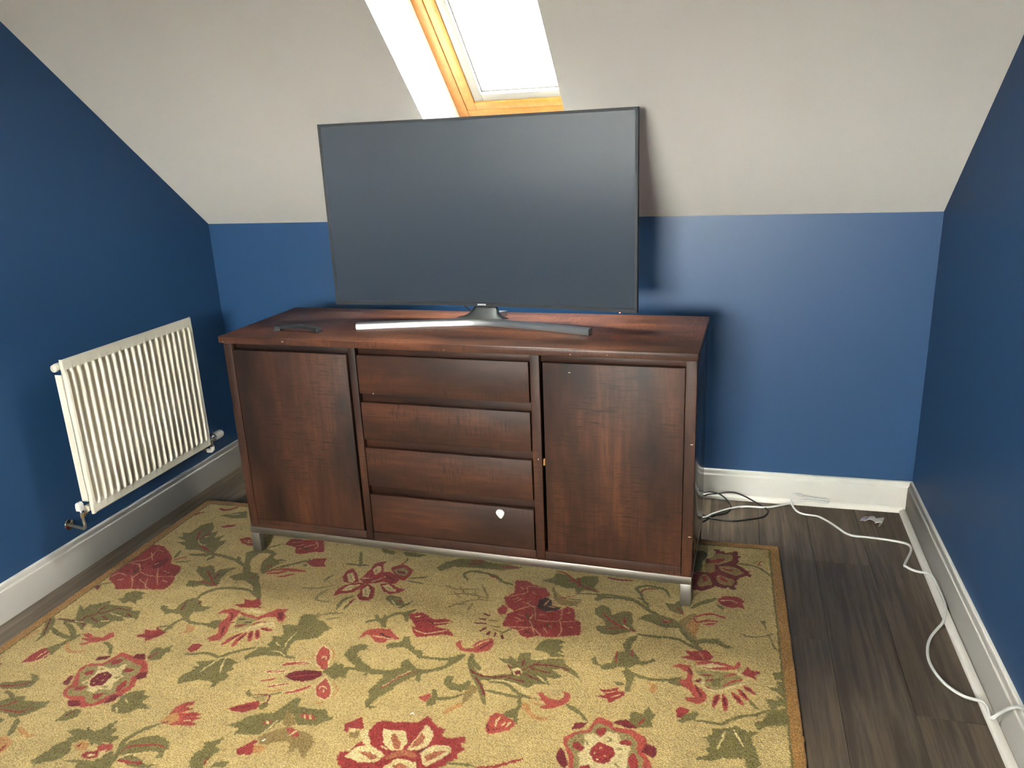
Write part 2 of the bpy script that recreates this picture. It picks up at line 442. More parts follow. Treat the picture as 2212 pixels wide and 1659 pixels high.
RUG = """
r0:28,394 88,398 136,434 173,463 203,509 249,518 267,539 275,586 298,629 294,667 241,677 181,684 122,699 98,673 48,644 20,576 28,541 34,505 27,472 23,427
q4:31,544 56,519 85,505 92,469 82,430 118,437
q4:130,628 132,588 177,596 216,597 267,587
q4:85,530 130,580
q4:178,547 212,598 253,644
q4:174,682 140,634 113,608
q4:241,677 213,660 189,618
q4:69,446 116,499
q4:47,533 88,534
q4:47,628 55,602 96,611
q4:160,623 198,647
q4:245,615 276,625
q4:206,558 238,569
q4:70,428 76,409
q4:85,644 105,633
G7:112,600 104,560
d0:142,545 135,504 157,475 176,480 184,529 172,552
q4:143,528 154,510
g9:74,666 45,683 36,700
d0:32,708 33,685 55,689 66,717 48,705
g0:154,186 124,217 121,258 121,287 90,288 112,318 92,326 150,349 115,365 159,376 192,406 244,402 299,423 317,420 307,377 305,313 274,328 270,276 243,305 224,255 201,273 195,235
r7:186,334 158,281 154,252
r7:196,341 194,294 204,263
r0:214,366 257,377 297,406 259,394
w4:190,333 227,364 246,360
w4:200,303 219,299
g15:228,436 278,435 321,419 371,427 425,443 480,476 516,510
g15:492,473 472,418 479,382
g12:319,463 326,427
p9:195,485 226,453
g10:188,469 175,418
g10:212,495 261,482
g0:313,506 340,509 351,491 378,502 403,539 405,514 430,501 463,487 445,531 448,570 463,606 439,625 405,616 386,635 353,634 341,597 383,597 390,581 358,563 329,536
r6:379,598 425,605 463,613
r6:368,529 410,569 450,608
d5:427,574 420,536
g15:645,653 593,619 541,614 484,624 453,652 444,683 446,712
g0:432,693 469,707 487,732 524,728 514,758 481,767 491,805 481,820 448,787 409,788 398,803 385,786 362,776 350,754 374,753 385,768 414,766 408,733 415,707
d6:436,769 421,723
d6:471,728 467,708
g13:479,801 462,830 458,870 460,900
g13:479,801 507,822 542,822 575,822 609,822
g0:572,829 571,803 599,788 616,826 609,840
t0:504,835 542,841 547,865 536,873 506,888 525,863
r0:383,915 404,905 389,883 428,882 419,864 459,882 468,883 454,914 430,937 421,920 393,923
g10:468,855 453,880
g10:423,864 449,852
d6:391,915 441,913 459,888
g0:197,693 248,698 242,714 261,732 247,742 262,767 224,753 218,769 173,749 192,738 176,719
g0:56,882 125,882 91,835 70,797 109,824 104,797 130,785 161,762 175,784 206,782 261,782 271,800 305,797 318,825 328,843 304,835 269,841 291,857 253,864 249,891 244,905 209,905 203,893 179,891 193,927 144,898 105,899
d6:64,890 112,888 146,885 148,858 188,830 217,800 267,801
d6:146,885 181,904
d6:169,860 208,879
d6:199,848 233,861
d6:168,834 165,793
d6:268,818 295,830
w4:207,826 264,835
w4:215,871 241,866
w4:130,888 166,887
g0:24,868 63,894 77,917 95,965 93,1008 78,974 39,912
d6:37,885 57,921 84,967
g17:79,930 133,958 185,966 186,953 140,918 101,900
g17:200,963 189,990 178,1010
r9:23,1031 33,1002
t11:37,1001 53,954
r9:32,149 61,111
r9:38,142 44,120
p0:207,943 229,933 250,947 285,947 289,921 301,913 319,934 307,958 277,972 252,992 236,989 260,973 235,969 218,960 249,960
g12:310,966 341,978 371,1013
g12:195,958 207,952
t11:195,982 212,1009 241,1027 270,1021 277,1011
r0:135,1102 133,1065 141,1035 161,1019 187,1037 189,1066 167,1087
w4:162,1074 164,1036
w4:180,1079 181,1044
g0:154,1026 171,1002 189,990 196,1024 197,1053
r16:110,70 144,79 178,45
g0:145,130 173,114 233,71 275,129 220,143
w5:186,117 224,100
r20:219,216 261,198
t7:252,185 298,166
r0:345,296 383,275 431,337 385,327
g28:495,473 529,531 588,575 647,652
g0:467,551 495,522 537,514 571,524 606,579 580,584 535,562 502,568
r5:547,552 563,533
g14:473,470 439,445 393,435 349,424 306,422 239,434
g14:421,420 443,448
g0:321,470 313,444 324,433 339,440 324,456
g0:451,420 430,386 450,368 481,367 494,346 525,355 552,373 553,401 577,415 595,403 595,430 611,423 587,467 583,494 575,513 554,490 529,437 534,381 512,376 487,385 479,424 496,466 518,506 543,510 572,516 505,528 483,486
g8:476,368 505,329 545,298
r0:543,303 548,257 602,258 679,250 722,334 683,336 645,361 615,358 598,318
q5:593,309 619,290
q5:615,329 640,301 662,282
q5:564,285 604,273
q5:650,260 678,294 673,319
G9:619,314 662,321
r0:348,300 362,280 384,276 431,338 401,333 374,323
w4:377,308 401,298
w4:390,315 409,312
g10:575,513 612,458 655,424 684,400
p12:583,498 621,474 665,464 716,467
p12:592,509 652,485
r7:559,459 582,459
p0:402,997 447,1008 492,1015 524,1037 541,1067 536,1100 549,1129 540,1166 526,1190 505,1211 469,1231 415,1212 379,1203 358,1176 364,1153 344,1120 330,1085 346,1063 383,1056 390,1030
e0:413,1015 449,1028 503,1042 520,1071 512,1096 532,1128 518,1153 500,1178 485,1211 462,1211 439,1190 384,1197 369,1174 388,1157 367,1130 345,1106 348,1077 390,1064 403,1042
r0:408,1055 403,1037 420,1024 437,1035 423,1052
r0:365,1112 363,1098 380,1085 389,1107
r0:384,1175 388,1157 415,1152 414,1170
r0:466,1194 456,1179 484,1168 483,1194
r0:507,1155 499,1130 506,1102 523,1130 518,1153
r0:468,1077 467,1058 498,1062 493,1077
w0:378,1066 425,1071 456,1041 466,1082 488,1096 478,1125 495,1153 457,1156 453,1175 425,1167 418,1151 384,1144 394,1124 397,1100
e9:392,1078 407,1080
e9:437,1069 442,1058
e9:465,1105 479,1098
e9:459,1143 474,1144
e9:401,1136 402,1145
d0:403,1099 422,1084 453,1096 454,1117 455,1139 431,1151 414,1147 403,1122
w7:426,1099 427,1099
w7:417,1120 418,1119
w7:438,1120 439,1120
w7:423,1137 424,1136
d0:347,1048 347,1031 379,1017 381,1036
d0:454,1017 450,998 478,992 497,1016
d0:521,1090 520,1076 543,1057 554,1088 536,1100
d0:516,1205 508,1172 534,1167 535,1192
d0:404,1215 441,1207 456,1227 425,1234
d0:330,1151 329,1119 341,1121 356,1163
g0:494,1004 483,971 497,953 514,960 534,935 536,961 548,964 534,982 541,1005 514,1015
g0:540,1166 562,1144 590,1134 597,1150 623,1153 614,1176 657,1197 618,1205 612,1222 593,1230 560,1229 539,1208 549,1189
g0:455,1238 475,1238 483,1261 465,1284 432,1291 438,1270 434,1254
r5:498,1008 511,976
d5:449,1267 460,1243
w4:557,1175 578,1188
w4:562,1212 573,1226
g0:204,1139 232,1138 254,1157 253,1189 228,1202 173,1211 152,1191 198,1173 236,1160
g0:237,1236 271,1220 283,1239 330,1234 360,1226 364,1248 350,1271 332,1291 311,1304 277,1290 240,1294 210,1267
g0:254,1307 295,1311 295,1346
r6:157,1203 206,1191 236,1172
r6:239,1273 269,1246
r6:248,1282 307,1280 331,1263
g12:200,1217 220,1222 243,1234
g17:328,1304 347,1335 356,1357
t0:355,1330 371,1327 401,1343 429,1345 411,1356 374,1345
t0:328,1377 351,1361 389,1376 395,1404 388,1433
r7:383,1417 380,1389
r7:64,1119 79,1118
g0:487,1423 498,1393 505,1377 499,1368 522,1345 513,1335 531,1328 495,1316 519,1300 544,1303 540,1288 565,1302 584,1287 589,1270 602,1252 608,1282 622,1279 625,1305 649,1304 646,1330 620,1328 633,1343 601,1336 599,1347 575,1330 553,1338 546,1351 560,1373 559,1398 541,1412 519,1420 512,1435
t0:554,1353 564,1336 593,1341 597,1362 576,1366
d0:561,1355 572,1345 574,1357
g0:567,1406 603,1392 644,1390 656,1370 667,1347 687,1371 709,1414 621,1432 611,1404
p0:617,1347 625,1334 649,1329 662,1345 649,1362 636,1357
r0:600,1382 602,1368 625,1359 620,1343 636,1361 644,1377 628,1387
w0:613,1376 623,1367 636,1371 624,1379
w0:638,1360 649,1347 654,1368 651,1378
g14:697,1396 685,1350 672,1317 680,1290 699,1263 719,1244
p0:716,1233 722,1208 721,1180 729,1161 758,1147 763,1159 746,1170 773,1173 756,1185 807,1186 798,1200 815,1201 797,1216 818,1223 814,1230 770,1237 735,1240
t0:716,1233 722,1208 737,1193 763,1219 746,1238
r6:740,1163 756,1150
r6:740,1180 770,1174
r6:761,1200 800,1190
r6:780,1210 812,1201
r6:785,1224 817,1226
d5:722,1237 740,1231
w4:753,1193 772,1185
w4:776,1220 792,1213
g0:675,1346 685,1314 712,1291 752,1279 787,1293 807,1315 796,1320 807,1346 789,1350 785,1330 757,1332 731,1344 708,1360
g0:702,1371 718,1351 753,1357 778,1373 808,1366 794,1382 745,1386
r6:690,1346 703,1325 732,1316 758,1310 789,1311
r9:705,1374 738,1374 768,1371
w4:700,1368 718,1351 736,1350
r0:592,705 622,693 601,666 633,673 653,656 677,683 677,701 707,707 670,708 623,717
p0:566,764 572,739 594,726 631,731 636,750 637,773 637,796 656,843 660,885 633,898 613,883 623,873 631,853 604,808 610,779 600,751
p0:620,736 663,745 706,754 726,727 747,700 782,696 782,722 795,732 803,764 784,762 765,743 739,748 712,765 656,758
d7:606,750 623,764 630,792
d7:630,820 647,861
w0:640,732 662,719 692,719 725,725 695,736
d0:756,716 779,717 794,755 775,747
e0:640,767 663,757 712,765 708,805 669,824
G8:655,779 674,773
G8:683,788 702,784
r8:663,814 692,797
r8:712,770 722,757
r8:640,801 647,794
w0:660,836 701,828 721,803 741,776 774,770 789,790 757,801 727,818 708,838
e4:680,841 724,813 777,781
r7:712,799 728,779 751,774
p16:704,844 691,873 681,902
p16:720,841 713,880 716,905
p16:730,828 751,872
p16:746,820 770,858
p16:753,807 788,812
d7:704,850 693,876
d7:720,852 716,879
d7:733,833 746,863
d7:749,825 764,849
d7:756,810 778,813
r0:588,946 587,925 604,914 622,921 622,944 608,959
g12:598,969 627,961 656,952 707,960 728,941 768,910 789,901
g0:650,993 708,977 723,964 744,960 777,973 767,989 784,1005 769,1017 785,1032 787,1050 776,1057 774,1079 765,1094 758,1069 741,1064 706,1066 662,1093 647,1064 656,1049 671,1022 653,1021 674,1008
w4:713,964 704,997 692,1037
w4:729,958 737,990 754,1025
g0:782,866 815,881 820,859 809,835 837,835 835,814 809,780 825,771 857,771 841,723 852,709 887,708 908,733 930,735 961,762 973,765 956,785 952,818 920,834 888,846 886,867 900,915 945,918 913,927 878,924 833,928 802,944 792,960 780,948 785,927 798,904 793,895 836,892
e11:897,712 926,692 969,684
e11:932,726 968,704
e11:892,696 899,723
w4:875,889 869,849 873,806
w4:844,906 874,905 899,920
w4:838,866 858,877
t5:949,924 985,912 981,899
t5:1008,853 1034,878 1046,915
t5:1096,1002 1121,1027 1121,1053
t5:916,1064 946,1067 970,1049
t5:1085,1089 1103,1082
w22:912,958 941,945 988,936
w17:884,995 936,983
w17:922,1052 950,1041 976,1031
w17:983,1066 1013,1051 1041,1024
w0:983,845 1017,862 1038,892 1040,916 1057,950 1037,961 1007,937 985,903 979,869
w0:1061,977 1094,1011 1110,1030 1115,1064 1105,1075 1075,1064 1051,1033 1051,1006
p0:987,852 1015,867 1032,894 1034,917 1054,951 1037,955 1009,932 990,902 984,873
p0:1066,985 1089,1012 1104,1031 1110,1059 1102,1069 1075,1058 1055,1032 1056,1010
w4:1011,912 1014,897 1026,909
w4:1066,1034 1071,1020 1091,1029
w4:1083,1043 1080,1031
d0:944,1003 957,980 994,965 1040,961 1050,980 1033,1001 1005,1015 972,1013
p3:963,1002 997,988 1035,976
p14:915,958 941,945 985,937
p10:885,994 932,982
p10:983,1066 1013,1051 1039,1025
p8:890,1034 925,1018
p8:922,1053 950,1041 973,1032
w3:946,949 984,934
w3:894,995 930,978
w3:941,1048 974,1033
g0:1041,963 1049,947 1057,932 1052,909 1070,925 1082,917 1096,938 1123,928 1110,954 1120,975 1098,975 1093,989 1072,980
g0:1116,822 1125,841 1106,849 1104,874 1134,897 1170,919 1194,932 1166,938 1129,927 1086,897 1066,877 1069,841 1090,822
g0:1245,932 1230,944 1226,976 1216,973 1210,996 1216,1029 1213,1055 1223,1077 1254,1075 1250,1066 1233,1067 1238,1038 1254,1013 1270,993
g0:1160,953 1173,941 1174,957
g14:1100,933 1144,933 1196,937 1245,932
g0:875,1090 876,1072 897,1090 896,1103
g0:938,1131 950,1104 966,1121 956,1140
e0:899,1098 938,1085 944,1105 935,1116
r0:864,1153 881,1139 907,1121 925,1109 940,1119 940,1139 912,1159 880,1161
d5:868,1152 900,1139 923,1126
d5:898,1091 940,1083 951,1091 950,1121
g7:945,1080 972,1068
g0:898,1211 929,1185 926,1176 953,1160 962,1151 995,1144 1007,1113 1016,1095 1024,1072 1037,1078 1049,1117 1046,1138 1034,1160 1020,1186 1016,1209 991,1226 959,1232 931,1234 939,1214
g0:1042,1126 1048,1109 1090,1109 1130,1105 1134,1120 1162,1133 1141,1149 1128,1164 1098,1173 1076,1170 1061,1154
f0:1022,1122 1046,1138 1076,1170 1061,1185 1039,1178
f0:1000,1231 1030,1203 1059,1182 1102,1191 1138,1199 1154,1228 1153,1253 1155,1277 1140,1270 1121,1242 1110,1262 1102,1267 1098,1240 1077,1230 1054,1238 1041,1252 1019,1253
p0:1068,1141 1076,1127 1106,1133 1119,1146 1088,1149
p0:982,1182 1012,1172 999,1190
p0:1057,1189 1068,1183 1094,1193 1104,1210 1092,1216 1070,1202
w6:1080,1135 1084,1147
w6:1093,1132 1102,1146
w6:992,1174 1002,1186
w6:1077,1208 1087,1191
w4:1008,1215 1020,1166
w4:1069,1179 1110,1169
r0:972,1284 976,1272 990,1262 996,1243 1008,1244 1008,1262 1025,1276 1015,1292 985,1295
r0:1207,1166 1198,1142 1213,1131 1233,1111 1255,1153 1232,1153 1215,1153 1221,1171
t0:1008,1262 1026,1255 1047,1261 1036,1281 1019,1281
f0:1225,1174 1234,1157 1255,1160 1251,1187 1229,1187
w0:1224,1166 1223,1152 1234,1157 1234,1168
g0:877,1331 877,1311 888,1301 881,1274 902,1266 918,1250 917,1270 912,1285 939,1287 927,1304 923,1335 931,1367 909,1371 881,1344
g0:939,1346 951,1326 979,1320 976,1341
r5:923,1342 920,1322
w4:937,1343 945,1321
g13:1063,715 1073,704 1099,694 1119,676 1135,655 1165,644 1191,621
g0:1084,699 1074,667 1086,671 1098,691 1105,684 1100,662 1108,666 1125,697 1135,728 1122,731 1107,712
g0:1157,640 1190,619 1184,646 1191,690 1177,682 1165,661
r0:1180,647 1200,634 1224,633 1248,651 1268,661 1298,650 1330,661 1314,678 1280,695 1329,702 1348,720 1353,732 1319,731 1282,746 1247,758 1224,733 1209,703 1226,711 1189,668
w4:1262,682 1296,673 1326,662
w4:1224,722 1262,736 1297,722 1325,708
w4:1203,660 1217,651
d6:1216,685 1244,669 1277,685
d6:1205,665 1232,654
p0:1075,799 1078,761 1091,745 1121,737 1151,734 1173,754 1199,777 1169,786 1157,804 1131,804 1105,777 1091,775
w4:1113,778 1135,777 1170,780 1182,776
k6:1129,759 1152,769 1169,777
g0:1169,812 1181,799 1210,788 1206,763 1223,760 1241,792 1267,818 1283,814 1294,837 1326,840 1369,837 1409,807 1420,812 1410,838 1395,860 1374,888 1345,907 1323,916 1330,950 1318,949 1310,928 1301,938 1271,975 1256,1013 1240,1037 1234,1063 1204,1011 1214,978 1222,954 1218,937 1181,947 1171,923 1221,923 1253,902 1245,876 1261,858 1280,883 1301,897 1334,896 1357,882 1377,859 1378,846 1361,849 1324,851 1287,853 1249,821 1220,812 1181,829
w6:1236,987 1262,946 1284,911
r5:1234,996 1257,956 1277,930 1311,907
p0:1375,771 1371,757 1386,746 1390,768 1408,785 1431,776 1423,762 1438,739 1468,720 1480,731 1484,755 1476,779 1449,794 1416,798 1395,793
d6:1445,783 1460,760 1473,737
w3:1432,770 1447,747 1464,729
g19:1435,804 1443,846 1465,888 1497,934 1529,999
g14:1449,835 1477,867
g20:1460,880 1498,899 1539,887 1574,875
g0:1512,809 1545,807 1543,788 1570,811 1567,774 1598,763 1608,794 1634,789 1696,772 1711,802 1741,824 1760,856 1735,839 1702,820 1675,828 1709,853 1683,867 1664,862 1682,893 1643,896 1628,917 1588,907 1554,897 1544,872 1569,867 1556,828 1534,823
g11:1517,913 1560,909 1602,939 1627,951 1656,955
g11:1513,948 1557,952 1595,957 1614,953
g11:1614,953 1621,993 1620,1013
g11:1462,971 1440,993 1406,1004 1391,1002
g0:1585,1024 1607,1003 1623,1000 1626,1023 1633,1054 1626,1056 1616,1035 1600,1038
w5:1520,904 1588,907 1634,941
w5:1641,862 1670,887
w5:1608,794 1631,790 1646,777
d6:1451,872 1480,889 1526,891 1563,877 1575,866
d6:1475,899 1505,941 1520,968
d6:1596,844 1620,820 1668,811 1701,814 1720,823
d6:1608,832 1634,804
d6:1565,886 1590,890 1612,898
d6:1603,862 1625,869 1649,882
d6:1614,835 1669,843
d6:1589,829 1591,798
d6:1548,830 1560,842 1562,850
w0:1564,845 1582,837 1597,848 1591,872 1576,870
d0:1572,855 1591,847 1594,862 1582,871
g0:1607,751 1614,715 1634,690 1671,688 1688,700 1672,713 1692,720 1679,732 1694,749 1670,748 1703,764 1663,774 1641,754
g0:1397,946 1392,920 1402,907 1417,915 1417,933 1440,941 1464,915 1475,948 1454,965 1425,966
g0:1374,972 1385,970 1399,1001 1401,1029 1382,1041 1375,1022 1383,1004
p0:1349,1007 1377,988 1380,1005 1372,1023 1356,1018
f0:1475,930 1497,943 1490,970 1483,992 1470,1015 1462,971
t0:1468,1007 1477,1018 1455,1038 1438,1062 1431,1051 1447,1024
t0:1624,972 1642,976 1657,1005 1676,1017 1697,1016 1707,1010 1700,1031 1674,1033 1645,1011 1626,991
p0:1556,1076 1555,1045 1566,1027 1588,1027 1603,1039 1620,1044 1627,1061 1616,1082 1593,1094 1572,1106 1560,1097
d7:1557,1068 1567,1096
w5:1584,1036 1577,1056 1580,1075
w5:1595,1071 1601,1055
w5:1606,1073 1614,1052
d4:1575,1087 1594,1079
p0:1651,931 1668,930 1691,946 1716,949 1729,930 1722,910 1740,915 1748,930 1739,956 1721,972 1701,984 1674,986 1688,971 1674,958 1657,959 1672,952 1664,939
g8:1741,964 1759,976 1778,988
t5:1634,945 1658,961
t5:1646,971 1683,976
r0:1232,1257 1230,1237 1254,1229 1261,1199 1272,1186 1270,1157 1275,1137 1277,1121 1296,1112 1324,1112 1350,1106 1377,1103 1389,1091 1396,1072 1415,1085 1430,1102 1458,1111 1457,1133 1470,1138 1490,1134 1516,1124 1522,1141 1513,1154 1530,1168 1514,1181 1519,1197 1504,1214 1493,1229 1458,1272 1291,1308 1243,1275
w0:1302,1139 1325,1142 1359,1135 1381,1170 1377,1200 1353,1208 1324,1189
w0:1405,1103 1432,1124 1439,1158 1431,1181 1395,1199 1388,1194 1395,1164 1403,1126
w0:1424,1197 1450,1167 1486,1163 1501,1174 1485,1204 1455,1237 1443,1233
w0:1250,1150 1265,1151 1287,1183 1293,1207 1270,1193 1250,1168
w0:1246,1247 1265,1212 1287,1201 1316,1209 1344,1224 1329,1251 1294,1258
w0:1356,1258 1375,1227 1404,1228 1427,1233 1440,1267 1366,1282
s0:1329,1156 1340,1150 1364,1174 1372,1201 1354,1197
s0:1405,1133 1418,1145 1419,1170 1395,1192 1399,1160
s0:1439,1207 1462,1185 1487,1180 1465,1209 1450,1225
s0:1273,1225 1305,1221 1332,1233 1316,1246
s0:1373,1255 1390,1238 1412,1247 1404,1268
w5:1341,1204 1321,1197
w5:1292,1200 1344,1224
s18:1353,1232 1381,1209 1416,1212
k4:1418,1201 1438,1176
g8:1500,1218 1535,1214 1565,1214
r8:1569,1217 1618,1203 1642,1188 1672,1169
p0:1831,989 1862,1000 1873,1019 1913,1015 1950,1036 1961,1062 1946,1081 1971,1114 1978,1167 1789,1207 1779,1135 1758,1100 1754,1077 1776,1056 1809,1041 1818,1005
e0:1834,1010 1858,1018 1875,1031 1916,1035 1935,1060 1932,1084 1951,1111 1956,1161 1801,1194 1789,1129 1766,1099 1766,1083 1791,1057 1819,1047 1823,1021
w0:1803,1059 1828,1049 1844,1062 1858,1035 1884,1038 1896,1060 1920,1075 1917,1102 1919,1169 1811,1192 1805,1141 1797,1124 1811,1105
e6:1858,1055 1870,1061 1865,1070
e6:1891,1089 1899,1091
e6:1809,1078 1820,1091
e6:1889,1139 1900,1144
r0:1828,1033 1853,1023 1855,1040 1844,1058 1833,1044
r0:1780,1096 1792,1081 1810,1101 1806,1114 1789,1110
r0:1888,1069 1903,1054 1921,1059 1920,1075 1897,1075
r0:1916,1118 1928,1093 1941,1120 1944,1149 1928,1149
r0:1809,1163 1832,1152 1833,1173 1810,1181
r0:1843,1075 1864,1082 1879,1087 1885,1109 1877,1134 1862,1144 1839,1142 1826,1121 1827,1098
w7:1848,1094 1849,1093
w7:1837,1115 1838,1115
w7:1862,1118 1863,1118
w7:1844,1133 1845,1133
d0:1769,1049 1773,1023 1807,1011 1796,1035
d0:1868,1003 1881,990 1910,986 1928,1012 1902,1013
d0:1946,1085 1955,1059 1975,1059 1983,1089 1973,1102
d0:1748,1138 1754,1109 1769,1129 1782,1165 1773,1178 1751,1152
g0:1908,991 1905,965 1907,952 1925,953 1937,959 1949,925 1960,945 1969,957 1960,980 1969,995 1947,1004 1927,1008
r7:1929,999 1944,971
g8:1740,959 1771,975 1801,1008
g0:1880,879 1881,830 1864,793 1882,784 1903,800 1902,826 1896,856 1893,881
g0:1845,847 1869,842 1883,854 1859,859
r0:1807,913 1836,902 1819,887 1815,880 1840,880 1866,865 1862,883 1880,879 1885,892 1866,915 1847,932 1838,916
w3:1832,896 1856,884
w3:1850,909 1872,892
g0:1776,757 1785,745 1792,770 1807,783 1818,771 1831,768 1838,718 1866,701 1878,693 1898,717 1910,742 1929,738 1947,721 1949,739 1918,761 1899,760 1888,778 1875,780 1855,779 1826,800 1812,798 1797,785 1780,778
g0:1853,676 1866,639 1891,622 1890,646 1879,671 1878,693 1863,702
r7:1840,709 1845,760
r7:1884,695 1884,725
g12:1865,696 1876,790
g12:1900,801 1930,815 1974,814 1992,808
g12:1887,617 1926,621 1973,618 2010,622 2038,640 2068,662
g0:1986,809 2004,796 2028,786 2023,807 2036,828 2012,828 1993,822
t0:1934,832 1963,833 1967,852 1954,874 1943,861 1948,846
g0:1745,510 1767,482 1791,497 1804,534 1830,510 1858,505 1868,535 1869,578 1886,605 1856,617 1817,636 1789,636 1765,616 1762,599 1794,593 1782,564 1750,538
r8:1774,527 1800,560 1839,590 1886,605
r8:1842,540 1848,576
r8:1795,605 1840,596
w4:1845,583 1865,600
g13:1740,453 1791,437 1851,439 1890,465 1922,499 1952,512
g13:2041,450 2071,411 2118,382
g9:1871,422 1899,444 1910,482
g0:1905,508 1951,506 1987,518 2009,539 2007,564 1963,572 1919,550 1883,538
g0:1957,433 1983,441 2006,410 2012,456 2021,493 2000,490 1974,476
r0:1956,524 1995,535 1961,548
w3:1963,529 1978,539
r7:1995,459 2017,487
f0:2002,534 2025,498 2055,473 2054,524 2058,566 2061,635 2044,622 2019,591 2003,558
t0:2027,548 2052,487 2067,528 2062,577 2056,602
p11:2053,496 2097,472 2139,486
p11:2057,524 2091,511 2119,509
p11:2078,532 2108,523
r6:2048,500 2057,524 2091,502
w5:2021,573 2036,606
g17:2006,546 2025,590 2057,636 2074,661
g0:2060,613 2086,602 2119,595 2136,615 2165,632 2145,641 2119,624 2090,624 2061,635
r0:2018,704 2043,691 2029,669 2055,670 2078,660 2091,657 2109,687 2095,705 2063,712
s8:2068,673 2082,697
p0:2057,718 2095,705 2139,707 2164,718 2177,689 2183,709 2176,726 2127,741 2083,739
p0:1998,751 2013,732 2045,736 2055,765 2053,796 2060,823 2079,829 2094,850 2092,874 2069,892 2042,884 2038,871 2062,866 2052,844 2020,817 2023,802 2038,794 2040,768 2020,752
w0:2064,733 2104,714 2148,721 2095,737
d8:2042,747 2054,775
d8:2063,818 2073,840 2080,862
e0:2064,753 2105,750 2157,745 2188,764 2169,792 2133,818 2091,836 2075,801
g0:2105,785 2133,775 2127,810 2106,814
d0:2057,800 2075,786 2075,806
r7:2077,771 2108,765
r7:2084,794 2108,785
r7:2088,818 2103,825
p8:2139,764 2170,747
p8:2136,808 2157,785 2182,770
w7:2068,773 2084,789 2085,819 2124,830 2169,797 2205,780
w7:2170,737 2182,755
r0:2182,745 2201,710 2207,725 2229,726 2231,735 2216,748 2224,766 2206,755 2194,753
p15:2121,845 2110,893
p15:2136,842 2142,899
p15:2160,832 2183,869
p15:2175,815 2195,848
p15:2190,797 2213,821
d7:2120,849 2113,883
d7:2137,851 2140,886
d7:2163,841 2178,861
d7:2181,818 2192,839
d7:2193,802 2207,815
r0:2017,925 2028,909 2055,919 2044,933 2039,951 2021,950
g0:2044,933 2070,919 2076,931 2065,950 2037,969 2025,963
g10:2065,954 2099,952 2128,954 2150,937 2185,913 2219,901 2243,879
g10:2200,852 2220,879
g0:2262,724 2293,718 2295,772 2299,841 2295,928 2262,931 2237,940 2217,961 2209,933 2229,921 2239,893 2251,873 2239,835 2273,837 2264,802 2244,787 2277,785
c8:2264,802 2283,826
c8:2266,870 2289,856
c8:2264,754 2290,758
g0:2072,1089 2075,1077 2099,1069 2101,1057 2085,1048 2104,1041 2098,1014 2084,1009 2108,996 2108,975 2136,969 2167,950 2183,964 2222,964 2199,989 2214,1033 2218,1070 2206,1101 2188,1105 2184,1062 2160,1063 2139,1068 2110,1081
w5:2139,977 2123,1040
w5:2161,968 2182,1020
g6:2182,560 2225,569 2278,541
g6:2264,556 2275,605 2286,625
g6:2254,498 2256,528
g0:2241,488 2259,473 2254,504
r0:688,410 707,381 754,372 761,405 777,427 731,435
g9:614,473 647,434 688,406 692,379
g0:685,427 700,420 710,447
p11:631,502 643,475 674,474 718,470
p11:641,519 664,511 689,491
g10:579,412 609,416
g13:843,394 884,395 923,392
g13:857,307 893,389
r0:868,482 862,443 876,417 903,444 938,500 909,513 886,509
r0:941,421 941,372 977,349 977,382 993,420 978,454 936,469
r0:928,479 957,458 988,428 1018,415 1071,460 1067,491 1021,484 968,509
r0:1008,393 1048,361 1096,393 1098,432 1090,464 1060,454
r0:1015,500 1048,487 1083,510 1113,512 1102,536 1071,552 1045,539
r0:970,560 948,513 980,507 1012,531 1028,585 1018,601 990,603 968,582
r0:892,597 885,569 896,530 921,510 959,500 967,517 947,565 911,579
w0:874,457 890,446 919,488 919,507 902,506
w0:953,419 954,390 974,391 985,421 974,447
w0:1026,506 1043,495 1091,531 1060,536
w0:969,539 979,515 1002,547 1009,582 987,579
w0:899,563 912,527 952,512 932,553
e0:1023,406 1056,380 1083,403 1082,435 1055,432
d0:1035,404 1067,406 1079,427 1056,424
e4:889,462 910,497
e4:962,409 972,431
e4:910,550 943,521
e4:980,537 994,570
e4:1041,511 1069,527
w4:981,492 1004,465 1014,447
w4:940,476 972,470
d7:1000,434 1058,470
r6:1015,388 1040,363 1041,342
g10:1100,447 1157,429
g10:1102,462 1160,470
g10:1046,345 1045,320
e11:760,570 801,566 829,554 864,536
e11:858,559 841,592 846,627 891,632
g7:832,473 819,499 821,521
g13:937,665 934,617 956,585
r8:962,640 970,596
g12:963,660 962,633
g0:1066,578 1073,556 1099,558 1123,567 1144,598 1165,570 1159,595 1139,626 1102,606
r0:1103,578 1128,580 1130,594
w4:1091,580 1120,610 1137,613
g0:917,265 979,280 985,305 940,296
g0:1009,275 1108,283 1080,305 1031,306
g0:1168,364 1187,320 1233,286 1301,282 1357,297 1408,296 1470,309 1394,339 1309,338 1226,345 1188,384
r8:1270,321 1316,304
r8:1388,316 1462,310
r8:1271,296 1321,291
f8:1238,467 1280,481 1349,468
f8:1264,520 1319,502 1403,515
f8:1285,592 1321,558 1360,530 1414,527
f8:1287,465 1319,502
f8:1356,437 1387,490 1401,522
f8:1355,592 1358,551
f8:1293,570 1345,560
f8:1276,496 1312,532
f8:1347,490 1373,521
g14:1300,418 1279,391 1292,365 1338,364 1384,379 1422,410 1456,419
r7:1363,376 1400,392
g0:1547,379 1583,353 1587,322 1629,325 1654,349 1681,325 1725,317 1736,353 1725,384 1745,417 1694,408 1680,438 1664,404 1635,410 1590,390
r7:1585,313 1617,317 1656,359 1691,390 1745,412
r7:1677,393 1667,337
r7:1636,362 1667,366
f0:1589,409 1611,442 1657,478 1701,479 1673,510 1634,509 1608,478
r5:1627,475 1672,449
g6:1594,408 1618,477
g6:1656,470 1700,470
g6:1650,488 1692,506
